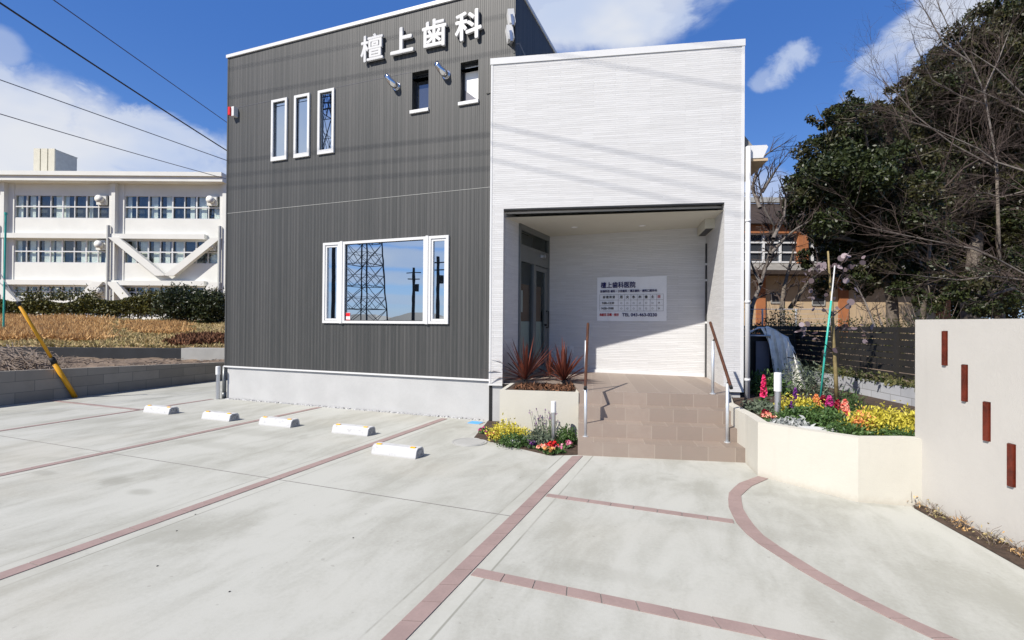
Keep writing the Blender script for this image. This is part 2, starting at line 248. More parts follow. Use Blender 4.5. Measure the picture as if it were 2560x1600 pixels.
# ------------------------------------------------------------------ mesh building
def tag(o, label=None, cat=None, group=None, kind=None):
    if label: o['label'] = label
    if cat: o['category'] = cat
    if group: o['group'] = group
    if kind: o['kind'] = kind
    return o
def thing(name, label, cat, loc=(0, 0, 0), rz=0.0, group=None):
    o = bpy.data.objects.new(name, None); COL.objects.link(o)
    o.location = loc; o.rotation_euler = (0, 0, rz); o.empty_display_size = .2
    return tag(o, label, cat, group)
def wmat(o):
    m = Matrix.Translation(o.location) @ o.rotation_euler.to_matrix().to_4x4()
    return wmat(o.parent) @ m if o.parent else m
class MB:
    def __init__(s): s.v, s.f = [], []
    def poly(s, pts):
        i = len(s.v); s.v += [tuple(p) for p in pts]; s.f.append(tuple(range(i, i+len(pts))))
    def box(s, x0, x1, y0, y1, z0, z1, fr=None):
        c = [(x0, y0, z0), (x1, y0, z0), (x1, y1, z0), (x0, y1, z0), (x0, y0, z1), (x1, y0, z1), (x1, y1, z1), (x0, y1, z1)]
        if fr: c = [fr(*p) for p in c]
        for q in ((3, 2, 1, 0), (4, 5, 6, 7), (0, 1, 5, 4), (1, 2, 6, 5), (2, 3, 7, 6), (3, 0, 4, 7)): s.poly([c[k] for k in q])
        return s
    def prism(s, pts, z0, z1, fr=None):                               # plan outline, counter-clockwise
        f = fr or (lambda x, y, z: (x, y, z)); n = len(pts)
        s.poly([f(p[0], p[1], z1) for p in pts]); s.poly([f(p[0], p[1], z0) for p in pts[::-1]])
        for i in range(n):
            a, b = pts[i], pts[(i+1) % n]; s.poly([f(a[0], a[1], z0), f(b[0], b[1], z0), f(b[0], b[1], z1), f(a[0], a[1], z1)])
        return s
    def tube(s, path, rad, n=8, caps=True):
        P = [Vector(p) for p in path]; k = len(P)
        if not isinstance(rad, (list, tuple)): rad = [rad]*k
        rings = []; a = None
        for i, p in enumerate(P):
            d = (P[min(i+1, k-1)] - P[max(i-1, 0)])
            d = d.normalized() if d.length > 1e-9 else Vector((0, 0, 1))
            if a is None: a = d.orthogonal().normalized()
            a = a - d*a.dot(d); a = a.normalized() if a.length > 1e-6 else d.orthogonal().normalized()
            b = d.cross(a); i0 = len(s.v)
            for j in range(n):
                t = 2*math.pi*j/n; s.v.append(tuple(p + (a*math.cos(t) + b*math.sin(t))*rad[i]))
            rings.append(i0)
        for q in range(k-1):
            for j in range(n): s.f.append((rings[q]+j, rings[q]+(j+1) % n, rings[q+1]+(j+1) % n, rings[q+1]+j))
        if caps:
            s.f.append(tuple(rings[0]+j for j in range(n))[::-1]); s.f.append(tuple(rings[-1]+j for j in range(n)))
        return s
    def lathe(s, prof, c=(0, 0, 0), n=20):
        c = Vector(c); i0 = len(s.v)
        for r, z in prof:
            for j in range(n): t = 2*math.pi*j/n; s.v.append((c.x+r*math.cos(t), c.y+r*math.sin(t), c.z+z))
        for q in range(len(prof)-1):
            for j in range(n): s.f.append((i0+q*n+j, i0+q*n+(j+1) % n, i0+(q+1)*n+(j+1) % n, i0+(q+1)*n+j))
        s.f.append(tuple(i0+j for j in range(n))[::-1]); s.f.append(tuple(i0+(len(prof)-1)*n+j for j in range(n))); return s
    def build(s, name, mat, parent=None, smooth=False, local=False, bevel=0, uvfrom=None):
        V_ = [Vector(p) for p in s.v]
        # box-mapped UVs in metres
        uvs = []
        for f in s.f:
            a, b, c = V_[f[0]], V_[f[1]], V_[f[2]]; n = (b-a).cross(c-a)
            if n.length < 1e-12 and len(f) > 3: n = (c-a).cross(V_[f[3]]-a)
            n = n.normalized() if n.length > 1e-12 else Vector((0, 0, 1))
            if uvfrom:
                for k in f: uvs += uvfrom(V_[k], n)
            elif abs(n.z) > .7:
                for k in f: uvs += [V_[k].x, V_[k].y]
            else:
                t = Vector((-n.y, n.x, 0)).normalized()
                for k in f: uvs += [V_[k].dot(t), V_[k].z]
        if parent is not None:
            if not local:
                inv = wmat(parent).inverted(); V_ = [inv @ p for p in V_]
            off = Vector((0, 0, 0))
        elif not local:
            xs = [p.x for p in V_]; ys = [p.y for p in V_]; zs = [p.z for p in V_]
            off = Vector(((min(xs)+max(xs))/2, (min(ys)+max(ys))/2, min(zs))); V_ = [p-off for p in V_]
        else: off = Vector((0, 0, 0))
        me = bpy.data.meshes.new(name); me.from_pydata([tuple(p) for p in V_], [], s.f); me.validate(clean_customdata=False)
        if len(me.loops)*2 == len(uvs):
            l = me.uv_layers.new(name='UVMap'); l.data.foreach_set('uv', uvs)
        me.materials.append(MAT[mat] if isinstance(mat, str) else mat)
        if smooth: me.polygons.foreach_set('use_smooth', [True]*len(me.polygons))
        o = bpy.data.objects.new(name, me); COL.objects.link(o); o.location = off
        if parent is not None: o.parent = parent
        if bevel:
            md = o.modifiers.new('bevel', 'BEVEL'); md.width = bevel; md.segments = 2; md.limit_method = 'ANGLE'
        return o
def copy_tree(o, parent=None):
    c = o.copy(); COL.objects.link(c); c.parent = parent
    for ch in [x for x in bpy.data.objects if x.parent == o]: copy_tree(ch, c)
    return c
def text_mesh(body, size, ext, fat, name, mat, origin, u, w, parent, sx=1.0, bold=False):
    c = bpy.data.curves.new(name, 'FONT'); c.body = body; c.size = size; c.extrude = ext; c.offset = fat; c.resolution_u = 3
    o = bpy.data.objects.new(name, c); COL.objects.link(o)
    me = bpy.data.meshes.new_from_object(o.evaluated_get(bpy.context.evaluated_depsgraph_get()))
    bpy.data.objects.remove(o); bpy.data.curves.remove(c)
    u, w = Vector(u), Vector(w); n = u.cross(w); O = Vector(origin)
    if bold:
        V0 = [v.co.copy() for v in me.vertices]; F0 = [tuple(p.vertices) for p in me.polygons]; VV, FF_ = [], []
        for q, (ax, ay) in enumerate(((0, 0), (1, 0), (-1, 0), (0, 1), (0, -1), (.7, .7), (-.7, .7), (.7, -.7), (-.7, -.7))):
            b0 = len(VV); VV += [c_+Vector((ax*bold, ay*bold, -.0004*q)) for c_ in V0]; FF_ += [tuple(i_+b0 for i_ in f_) for f_ in F0]
        bpy.data.meshes.remove(me); me = bpy.data.meshes.new(name); me.from_pydata([tuple(c_) for c_ in VV], [], FF_)
    inv = wmat(parent).inverted() if parent else Matrix()
    for v in me.vertices: v.co = inv @ (O + u*v.co.x*sx + w*v.co.y + n*v.co.z)
    me.name = name; me.materials.clear(); me.materials.append(MAT[mat])
    o = bpy.data.objects.new(name, me); COL.objects.link(o)
    if parent: o.parent = parent
    return o
def leaf_obj(name, P, size, mat, parent=None, aspect=.45, bias=None, jitter=.35, upness=0.0, sides=4):
    """P: n x 3 world points; every leaf is a small folded rhomb with its own direction"""
    P = np.asarray(P, float); n = len(P)
    d = RNG.normal(size=(n, 3));
    if bias is not None: d = d*.8 + bias
    d[:, 2] += upness
    d /= np.linalg.norm(d, axis=1)[:, None]
    q = RNG.normal(size=(n, 3)); w = np.cross(d, q); w /= np.linalg.norm(w, axis=1)[:, None]
    s = size*(1+jitter*(RNG.random(n)*2-1)); nn = np.cross(d, w)
    a = P - d*(s*.5)[:, None]; b = P + w*(s*aspect*.5)[:, None] + nn*(s*.06)[:, None]; c = P + d*(s*.5)[:, None]; e = P - w*(s*aspect*.5)[:, None] + nn*(s*.06)[:, None]
    if sides == 4: vv = np.stack([a, b, c, e], 1).reshape(-1, 3)
    else:
        vv = np.stack([P + d*(s*.5*math.cos(2*math.pi*k/sides))[:, None] + w*(s*aspect*.5*math.sin(2*math.pi*k/sides))[:, None] + nn*(s*.05*math.cos(4*math.pi*k/sides))[:, None] for k in range(sides)], 1).reshape(-1, 3)
    K = sides
    if parent is not None:
        inv = np.array(wmat(parent).inverted()); vv = vv @ inv[:3, :3].T + inv[:3, 3]; off = np.zeros(3)
    else:
        off = np.array([(vv[:, 0].min()+vv[:, 0].max())/2, (vv[:, 1].min()+vv[:, 1].max())/2, vv[:, 2].min()]); vv = vv-off
    me = bpy.data.meshes.new(name); me.vertices.add(K*n); me.vertices.foreach_set('co', vv.astype(np.float32).ravel())
    me.loops.add(K*n); me.loops.foreach_set('vertex_index', np.arange(K*n, dtype=np.int32))
    me.polygons.add(n); me.polygons.foreach_set('loop_start', np.arange(0, K*n, K, dtype=np.int32))
    me.update(calc_edges=True); me.materials.append(MAT[mat])
    o = bpy.data.objects.new(name, me); COL.objects.link(o); o.location = off
    if parent is not None: o.parent = parent
    return o
def blob(c, r, n, lo=.55, squash=1.0):
    d = RNG.normal(size=(n, 3)); d /= np.linalg.norm(d, axis=1)[:, None]
    rr = r*(lo+(1-lo)*RNG.random(n)**.6); p = d*rr[:, None]; p[:, 2] *= squash
    return p + np.array(c)

# ------------------------------------------------------------------ sun and sky
AZ = Vector((.45, .89)).normalized(); EL = R(44)
SUN = Vector((AZ.x*math.cos(EL), AZ.y*math.cos(EL), -math.sin(EL)))   # travel direction
TO = -SUN
sl = bpy.data.lights.new('sun', 'SUN'); sl.energy = 4.8; sl.angle = R(.53); sl.color = (1, .945, .865)
so = bpy.data.objects.new('sun', sl); COL.objects.link(so); so.rotation_euler = SUN.to_track_quat('-Z', 'Y').to_euler(); so.location = (-8, -16, 20)
w = bpy.data.worlds.new('World'); SC.world = w; w.use_nodes = True; nt = w.node_tree
bg = nt.nodes['Background']; out = nt.nodes['World Output']
sky = nt.nodes.new('ShaderNodeTexSky'); sky.sky_type = 'NISHITA'; sky.sun_disc = False
sky.sun_elevation = EL; sky.sun_rotation = math.atan2(TO.x, TO.y); sky.air_density = 1.0; sky.dust_density = .3; sky.ozone_density = 2.2; sky.altitude = 0
hs = nt.nodes.new('ShaderNodeHueSaturation'); hs.inputs['Hue'].default_value = .515; hs.inputs['Saturation'].default_value = 1.25; hs.inputs['Value'].default_value = 1.0
L(nt, sky.outputs[0], hs.inputs['Color'])
gen = nt.nodes.new('ShaderNodeTexCoord').outputs['Generated']
sxyz = nt.nodes.new('ShaderNodeSeparateXYZ'); L(nt, gen, sxyz.inputs[0])
grad = mixc(nt, ramp(nt, sxyz.outputs[2], .02, .50), (.95, 2.25, 5.1), (.36, 1.15, 3.55))
bg.inputs['Strength'].default_value = .112; grad = mixc(nt, ramp(nt, sxyz.outputs[2], .55, .85), grad, (.95, 1.15, 1.7)); L(nt, mixc(nt, .72, hs.outputs[0], grad), bg.inputs[0])
def dotn(v):
    n = nt.nodes.new('ShaderNodeVectorMath'); n.operation = 'DOT_PRODUCT'; L(nt, gen, n.inputs[0]); n.inputs[1].default_value = v; return n.outputs['Value']
ncl = nt.nodes.new('ShaderNodeTexNoise'); ncl.inputs['Scale'].default_value = 7.0; ncl.inputs['Detail'].default_value = 9; ncl.inputs['Roughness'].default_value = .58; ncl.inputs['Distortion'].default_value = .25
L(nt, scaled(nt, gen, (1, 1, 1.9)), ncl.inputs['Vector'])
ncs = nt.nodes.new('ShaderNodeTexNoise'); ncs.inputs['Scale'].default_value = 13; ncs.inputs['Detail'].default_value = 8; ncs.inputs['Roughness'].default_value = .6; ncs.inputs['Distortion'].default_value = .5
L(nt, scaled(nt, gen, (1, 1, 1.4)), ncs.inputs['Vector'])
tot = None
def cloud(px, py, sa, sb, tilt=0.0, dens=1.0, vec=None, nz=None, k=1.9):
    """an ellipse of sky (angular half sizes) filled with noise"""
    global tot
    d = (ray(px, py) if vec is None else Vector(vec)).normalized()
    a = d.cross(Vector((0, 0, 1))).normalized(); b_ = a.cross(d).normalized()
    a, b_ = a*math.cos(tilt)+b_*math.sin(tilt), b_*math.cos(tilt)-a*math.sin(tilt)
    da = math_n(nt, 'DIVIDE', dotn(a), sa); db = math_n(nt, 'DIVIDE', dotn(b_), sb)
    front = math_n(nt, 'GREATER_THAN', dotn(d), 0.2)
    rr = math_n(nt, 'ADD', math_n(nt, 'MULTIPLY', da, da), math_n(nt, 'MULTIPLY', db, db))
    core = math_n(nt, 'SUBTRACT', 1.0, rr)
    x = math_n(nt, 'ADD', core, math_n(nt, 'MULTIPLY', math_n(nt, 'SUBTRACT', (nz or ncl).outputs['Fac'], .5), k*2))
    mk = math_n(nt, 'MULTIPLY', math_n(nt, 'MULTIPLY', ramp(nt, x, .0, .80), front), dens)
    tot = mk if tot is None else math_n(nt, 'MAXIMUM', tot, mk)
cloud(210, 430, .40, .135, -.12, .90, k=1.0)      # long bank behind the school
cloud(40, 285, .17, .075, -.2, .80, nz=ncs, k=1.3)
cloud(330, 330, .16, .05, -.2, .86, nz=ncs, k=1.4)
cloud(-10, 120, .035, .03, 0, .45, k=1.2)
cloud(1540, 20, .19, .085, .05, .97, k=1.0)       # bright cloud above the porch
cloud(1610, 60, .11, .05, .25, .85, nz=ncs, k=1.4)
cloud(1400, 10, .12, .07, .1, .9, k=1.0)
cloud(1965, 165, .046, .036, .35, .78, nz=ncs, k=1.35)     # small puff to the right
cloud(1915, 190, .03, .022, .6, .5, nz=ncs, k=1.5)
cloud(2215, 165, .055, .045, .6, .66, nz=ncs, k=1.5)
cloud(2200, 220, .06, .045, .4, .55, nz=ncs, k=1.6)
cloud(2370, 30, .09, .045, .4, .78, nz=ncs, k=1.4)
cloud(1900, 490, .10, .05, 0, .45, k=1.2)
for e_, w_, dn in ((.045, .012, .55), (.085, .016, .7), (.125, .022, .8), (.165, .02, .65)): cloud(0, 0, .8, w_, .02, dn, vec=(-.58, -.80, e_), k=1.3)   # streaks the windows reflect
cloud(0, 0, .45, .085, 0, .82, vec=(-.74, -.62, .33), k=.9)
bg2 = nt.nodes.new('ShaderNodeBackground'); bg2.inputs['Strength'].default_value = .62
shade = mixc(nt, ramp(nt, noise(nt, scaled(nt, gen, (1, 1, 2)), 3.0, 4), .35, .65), (.66, .76, .97), (.97, .98, 1.0))
L(nt, shade, bg2.inputs[0])
mx = nt.nodes.new('ShaderNodeMixShader'); L(nt, tot, mx.inputs[0]); L(nt, bg.outputs[0], mx.inputs[1]); L(nt, bg2.outputs[0], mx.inputs[2]); L(nt, mx.outputs[0], out.inputs[0])
SC.view_settings.view_transform = 'Standard'; SC.view_settings.look = 'None'; SC.view_settings.gamma = 1; SC.view_settings.exposure = 0.5
SC.view_settings.use_curve_mapping = False
SC.cycles.max_bounces = 8; SC.cycles.transparent_max_bounces = 12
SC.cycles.use_denoising = True

# ------------------------------------------------------------------ ground
FY = 7.473                                         # plane of the dark front
ANG = R(12.28); UW = Vector((math.cos(ANG), math.sin(ANG), 0)); NW = Vector((-math.sin(ANG), math.cos(ANG), 0))   # the white front is turned against it
WL = onp(1228, 147, (0, 1, 0), 7.37); WTOP = WL.z
WD = NW.dot(WL)
def wp(px, py): return onp(px, py, NW, WD)           # point on the white front
WR = wp(1861, 98); WLEN = (Vector((WR.x, WR.y, 0)) - Vector((WL.x, WL.y, 0))).length
def wf(s, t, z): p = Vector((WL.x, WL.y, 0)) + UW*s + NW*t; return (p.x, p.y, z)      # along, into, height
def ws(px, py): p = wp(px, py); return (p - WL).dot(UW), p.z

g = MB(); g.poly([(-900, -900, -.06), (900, -900, -.06), (900, 900, -.06), (-900, 900, -.06)])
tag(g.build('ground', 'ground'), kind='structure')
g = MB(); g.prism([(-12.16, -26), (16, -26), (16, 4.0), (2.2, 4.0), (1.917, 4.281), (1.663, 5.357), (1.66, 5.9), (1.2, 7.6), (-1.4, 7.6), (-1.47, 5.945), (-1.769, 5.787), (-2.997, 6.265), (-3.306, 7.6), (-9.3, 7.6), (-9.3, 26), (-12.16, 26)], -.3, 0)
tag(g.build('parking_lot', 'concrete'), kind='structure')
g = MB(); g.box(-12.1, -1.505, 3.846, 3.855, -.01, .002)
tag(g.build('pavement_joint', 'joint'), kind='structure')
g = MB()
for x, y in ((-2.418, 3.022), (-3.72, 2.62), (-3.9, 2.9), (-2.6, 2.15), (-3.3, 2.2), (-.62, 2.45)):
    g.lathe([(.006, 0), (.006, .002)], (x, y, .001), 10)
tag(g.build('pavement_hole', 'black'), kind='structure')
# brick strips let into the slab
def strip(pts_a, pts_b, step=.2, name='paving_strip'):
    bed, br = MB(), MB()
    A = [Vector((p[0], p[1], 0)) for p in pts_a]; B = [Vector((p[0], p[1], 0)) for p in pts_b]
    def cum(P):
        c = [0]
        for i in range(len(P)-1): c.append(c[-1]+(P[i+1]-P[i]).length)
        return c
    ca, cb = cum(A), cum(B)
    def ev(P, c, t):
        x = t*c[-1]
        for i in range(len(P)-1):
            if x <= c[i+1]+1e-9: return P[i].lerp(P[i+1], (x-c[i])/max(1e-9, c[i+1]-c[i]))
        return P[-1]
    n = max(1, round(max(ca[-1], cb[-1])/step))
    for i in range(n):
        t0, t1 = i/n, (i+1)/n; e = .0035/(ca[-1]/n)/n
        q = [ev(A, ca, t0+e), ev(B, cb, t0+e), ev(B, cb, t1-e), ev(A, ca, t1-e)]
        j = random.uniform(.005, .0065)
        if (q[1]-q[0]).cross(q[2]-q[0]).z < 0: q = q[::-1]
        br.prism(q, -.03, j)
        k = [ev(A, ca, t0), ev(B, cb, t0), ev(B, cb, t1), ev(A, ca, t1)]
        if (k[1]-k[0]).cross(k[2]-k[0]).z < 0: k = k[::-1]
        bed.poly([(p.x, p.y, .0025) for p in k])
    o = tag(bed.build(name, 'joint'), kind='structure'); br.build('brick', 'redbrick', o); return o
strip([(-4.105, -2.5), (-4.105, 7.33)], [(-3.995, -2.5), (-3.995, 7.33)])
strip([(-6.745, -2.5), (-6.745, 7.38)], [(-6.64, -2.5), (-6.64, 7.38)])
strip([(-9.40, -2.5), (-9.40, 7.30)], [(-9.31, -2.5), (-9.31, 7.30)])
strip([(-12.0, 5.86), (-9.42, 5.86)], [(-12.0, 5.95), (-9.42, 5.95)])
strip([(-1.508, -2.5), (-1.508, 5.86)], [(-1.396, -2.5), (-1.396, 5.92)])
strip([(-1.385, 2.853), (1.10, 2.84)], [(-1.385, 2.945), (1.02, 2.935)])
strip([(-1.385, 4.405), (.195, 4.385)], [(-1.385, 4.478), (.19, 4.462)])
strip([(.486, 5.841), (.271, 5.487), (.171, 5.116), (.165, 4.745), (.208, 4.412), (.295, 4.118), (.40, 3.95), (.56, 3.70), (.73, 3.48), (.95, 3.25), (1.25, 2.99), (1.7, 2.62), (2.4, 2.1)],
      [(.575, 5.79), (.391, 5.45), (.283, 5.117), (.275, 4.79), (.32, 4.462), (.40, 4.17), (.49, 4.02), (.64, 3.77), (.80, 3.55), (1.01, 3.33), (1.31, 3.08), (1.76, 2.70), (2.46, 2.18)], .19)
# lids
o = MB().lathe([(.235, 0), (.235, .008), (.215, .008), (.213, .005), (.20, .005), (.198, .009), (0.02, .009)], (-2.95, 6.02, 0), 32).build('manhole_cover', 'lid')
tag(o, 'round concrete coloured manhole cover set flush in the car park', 'manhole cover')
t = thing('valve_lid', 'small bright blue square lid in the slab by the dark wall', 'lid', (-3.43, 7.20, 0))
MB().box(-3.53, -3.33, 7.12, 7.30, -.02, .010).build('cover', 'blue_lid', t); MB().box(-3.55, -3.31, 7.10, 7.32, -.02, .006).build('frame', 'lid', t)

# parking stops
def make_stop():
    t = thing('parking_stop', 'x', 'parking stop')
    b = MB(); pr = [(-.10, 0), (.10, 0), (.085, .085), (.055, .112), (-.045, .112), (-.075, .09)]
    h = .305
    for i in range(6):
        a, c = pr[i], pr[(i+1) % 6]; b.poly([(-h, a[0], a[1]), (-h, c[0], c[1]), (h, c[0], c[1]), (h, a[0], a[1])][::-1])
    b.build('body', 'stop', t, local=True)
    for s in (-1, 1):
        e = MB(); q = [(s*h, p[0], p[1]) for p in pr]; e.poly(q if s > 0 else q[::-1]); e.build('end_face', 'stop', t, local=True)
        e2 = MB(); e2.prism([(p[0]*.7, p[1]*.68+.018) for p in pr], 0, .004, fr=lambda x, y, z: (s*(h+.001+z), x, y)); e2.build('end_recess', 'stop_end', t, local=True)
        r = MB(); r.box(s*.235-.032, s*.235+.032, -.05, -.018, .098, .121); r.build('reflector', 'orange', t, local=True, bevel=.004)
    return t
stop = make_stop()
stops = [(-8.77, 5.88, 'white wheel stop farthest left, beside the crossing red brick lines'), (-7.33, 5.86, 'white wheel stop in open concrete, second from the yellow guy wire guard'),
         (-6.10, 5.87, 'white wheel stop whose back touches the middle red brick line'), (-4.70, 5.86, 'white wheel stop standing just left of the long red brick line near the big window'),
         (-3.46, 5.12, 'white wheel stop nearest the flower bed and the camera')]
for i, (x, y, lb) in enumerate(stops):
    o = stop if i == 0 else copy_tree(stop)
    o.location = (x, y, 0); o.rotation_euler.z = R(random.uniform(-1, 2)); tag(o, lb, 'parking stop', 'white parking stops on the concrete')

# ------------------------------------------------------------------ clinic building
clinic = thing('clinic_building', 'dark grey ribbed two storey clinic with a white stone faced entrance porch', 'building', (-3.3, FY, 0))
def panel(mb, O, u, n, x0, x1, z0, z1, holes, depth):
    """wall sheet with openings; reveals go back by depth"""
    O, u, n = Vector(O), Vector(u), Vector(n)
    holes = [(max(h[0], x0), min(h[1], x1), max(h[2], z0), min(h[3], z1)) for h in holes]
    def P(x, z, d=0): return O + u*x + Vector((0, 0, z)) - n*d
    xs = sorted({x0, x1, *[h[0] for h in holes], *[h[1] for h in holes]}); zs = sorted({z0, z1, *[h[2] for h in holes], *[h[3] for h in holes]})
    for i in range(len(xs)-1):
        for j in range(len(zs)-1):
            cx, cz = (xs[i]+xs[i+1])/2, (zs[j]+zs[j+1])/2
            if any(h[0] < cx < h[1] and h[2] < cz < h[3] for h in holes): continue
            mb.poly([P(xs[i], zs[j]), P(xs[i+1], zs[j]), P(xs[i+1], zs[j+1]), P(xs[i], zs[j+1])])
    for a, b, c, d in holes:
        mb.poly([P(a, c), P(a, d), P(a, d, depth), P(a, c, depth)]); mb.poly([P(b, d), P(b, c), P(b, c, depth), P(b, d, depth)])
        mb.poly([P(a, d), P(b, d), P(b, d, depth), P(a, d, depth)]); mb.poly([P(b, c), P(a, c), P(a, c, depth), P(b, c, depth)])
XL, XR, XR2, ROOF, BASE = -9.245, -3.20, -2.90, 6.99, .675
small = [(-4.82, -4.49, 5.25, 5.92), (-3.88, -3.55, 5.25, 5.92)]
slim = [(-8.02, -7.62, 4.72, 5.92), (-7.44, -7.065, 4.72, 5.92), (-6.865, -6.485, 4.72, 5.92)]
big = (-6.705, -4.062, 1.56, 3.05)
mb = MB()
panel(mb, (0, FY, 0), (1, 0, 0), (0, -1, 0), XL, XR, BASE, 5.80, [(a+.01, b-.01, c+.01, d-.01) for a, b, c, d in slim[:]+[big]] + [(s[0], s[1], 5.25, 5.80) for s in small], .14)
panel(mb, (0, FY, 0), (1, 0, 0), (0, -1, 0), XL, XR2, 5.80, ROOF, [(s[0], s[1], 5.80, 5.92) for s in small] + [(s[0]+.01, s[1]-.01, 5.80, 5.91) for s in slim], .14)
mb.v = [v for v in mb.v]
B0 = 17.0
mb.poly([(XR2, FY, 5.80), (XR2, B0, 5.80), (XR2, B0, ROOF), (XR2, FY, ROOF)]); mb.poly([(XL, B0, BASE), (XL, FY, BASE), (XL, FY, ROOF), (XL, B0, ROOF)])
mb.poly([(XR2, B0, BASE), (XL, B0, BASE), (XL, B0, ROOF), (XR2, B0, ROOF)]); mb.poly([(XR2, B0, BASE), (XR2, B0, 5.8), (XR2, 9.7, 5.8), (XR2, 9.7, BASE)])
mb.poly([(XL, FY, ROOF-.02), (XR2, FY, ROOF-.02), (XR2, B0, ROOF-.02), (XL, B0, ROOF-.02)])
mb.build('dark_wall', 'siding', clinic)
MB().box(XL-.02, -6.15, FY-.03, FY+.2, ROOF, ROOF+.062).box(-6.147, XR2+.02, FY-.03, FY+.2, ROOF, ROOF+.062).box(XR2-.1, XR2+.02, FY+.2, B0, ROOF, ROOF+.062).box(XL-.02, XL+.1, FY+.2, B0, ROOF, ROOF+.062).build('roof_trim', 'white_metal', clinic)
MB().box(XL, XL+.035, FY-.008, FY+.002, BASE, ROOF).build('corner_trim', 'siding', clinic); MB().box(XR2-.035, XR2, FY-.008, FY+.002, 5.9, ROOF).build('corner_trim', 'siding', clinic)
MB().box(XL, XR, FY-.004, FY+.002, 3.788, 3.795).build('seam_trim', 'kerb_light', clinic)
MB().box(XL, -8.04, FY-.003, FY+.002, 5.930, 5.934).build('seam_trim', 'panel_grey', clinic); MB().box(-6.46, -4.84, FY-.003, FY+.002, 5.930, 5.934).build('seam_trim', 'panel_grey', clinic)
MB().box(XL+.06, XR+.02, FY+.02, FY+.3, -.2, BASE-.035).box(XL+.06, XL+.4, FY+.3, B0, -.2, BASE-.035).build('foundation', 'foundation', clinic)
MB().box(XL-.01, XR-.05, FY-.02, FY+.1, BASE-.033, BASE-.004).build('base_flashing', 'white_metal', clinic)
mb = MB()
for i in range(420):
    x = random.uniform(XL+.1, -3.4); s = random.uniform(.008, .02); mb.box(x-s, x+s, FY-.005-random.random()*.035-s, FY+.01, -.01, s*random.uniform(.5, 1.1))
mb.build('gravel_edge', 'gravel', clinic)
# windows of the dark front
def wbox(mb, x0, x1, z0, z1, y0, y1): return mb.box(x0, x1, y0, y1, z0, z1)
def frame(x0, x1, z0, z1, wd, y0, y1, mb=None, sill=0):
    mb = mb or MB()
    mb.box(x0, x0+wd, y0, y1, z0, z1); mb.box(x1-wd, x1, y0, y1, z0, z1); mb.box(x0+wd, x1-wd, y0, y1, z1-wd, z1); mb.box(x0+wd, x1-wd, y0, y1, z0, z0+wd+sill); return mb
for i, (a, b, c, d) in enumerate(slim):
    o = frame(a, b, c, d, .048, FY-.035, FY+.05, sill=.03).build('window', 'white_metal', clinic, bevel=.006)
    o['label'] = ('tall slim window nearest the left corner', 'middle one of the three slim windows', 'slim window reflecting a dark pole')[i]
    rot = R((-1.2, .8, 2.6)[i]); q = MB(); cx = (a+b)/2; hw = (b-a)/2-.046
    q.poly([(cx-hw, FY+.012-hw*math.sin(rot), c+.07), (cx+hw, FY+.012+hw*math.sin(rot), c+.07), (cx+hw, FY+.012+hw*math.sin(rot), d-.046), (cx-hw, FY+.012-hw*math.sin(rot), d-.046)])
    q.build('pane', 'mirror_glass', o)
    frame(a+.046, b-.046, c+.075, d-.046, .008, FY-.005, FY+.006).build('gasket', 'black', o)
a, b, c, d = big
mb = MB()
for x0, x1 in ((a, -6.31), (-6.25, -4.50), (-4.447, b)): frame(x0, x1, c, d, .046, FY-.035, FY+.06, mb)
mb.box(-6.308, -6.252, FY-.045, FY+.06, c-.005, d+.01).box(-4.498, -4.449, FY-.045, FY+.06, c-.005, d+.01)
o = mb.build('window', 'white_metal', clinic, bevel=.006); o['label'] = 'wide picture window with slim side sashes'
for x0, x1, z0, z1, w_ in ((a+.048, -6.358, c+.05, d-.05, .035), (-4.40, b-.048, c+.05, d-.05, .035)): frame(x0, x1, z0, z1, w_, FY-.02, FY+.03).build('sash', 'white_metal', o, bevel=.005)
for x0, x1 in ((a+.083, -6.393), (-6.205, -4.545), (-4.365, b-.083)):
    q = MB(); q.poly([(x0, FY+.008, c+.045), (x1, FY+.008, c+.045), (x1, FY+.008, d-.045), (x0, FY+.008, d-.045)]); q.build('pane', 'mirror_glass', o)
for x0, x1 in ((-6.204, -4.546),): frame(x0, x1, c+.046, d-.046, .010, FY-.004, FY+.004).build('gasket', 'black', o)
s = MB(); s.box(-6.2, -6.095, FY+.001, FY+.004, 1.612, 1.752); s.build('sticker', 'white_paint', o)
s = MB(); s.box(-6.196, -6.099, FY-.002, FY+.0005, 1.688, 1.748); s.build('sticker_print', 'sign_red', o); s = MB(); s.box(-6.196, -6.099, FY-.002, FY+.0005, 1.616, 1.628); s.build('sticker_print', 'sign_red', o)
for i, (a, b, c, d) in enumerate(small):
    o = frame(a, b, c, d, .03, FY+.085, FY+.138).build('window', 'dark_metal', clinic); o['label'] = ('small recessed window with a grey pane', 'small recessed window with a white blind beside the porch')[i]
    q = MB(); q.poly([(a, FY+.12, c), (b, FY+.12, c), (b, FY+.12, d), (a, FY+.12, d)]); q.build('pane', ('dim_glass', 'blind')[i], o)
    MB().box(a-.025, b+.012, FY-.035, FY+.135, c-.052, c+.002).build('sill', 'white_metal', o, bevel=.004)
q = MB(); q.prism([(-3.85, 5.28), (-3.58, 5.28), (-3.85, 5.50)], 0, .01, fr=lambda x, y, z: (x, FY+.115-z, y)); q.build('grey_wedge', 'panel_grey', o)  # flat grey triangle over the lower left of the white pane
# bent vent pipes
for x, z in ((-5.13, 5.73), (-4.14, 5.76)):
    mb = MB(); mb.tube([(x, FY, z), (x-.005, FY-.06, z), (x-.02, FY-.10, z+.015), (x-.055, FY-.125, z+.06), (x-.085, FY-.135, z+.11), (x-.112, FY-.145, z+.152)], [.06, .06, .062, .056, .052, .052], 16)
    o = mb.build('vent_pipe', 'chrome', clinic, smooth=True)
    MB().tube([(x, FY+.002, z), (x, FY-.014, z)], .075, 20).build('flange', 'chrome', o)
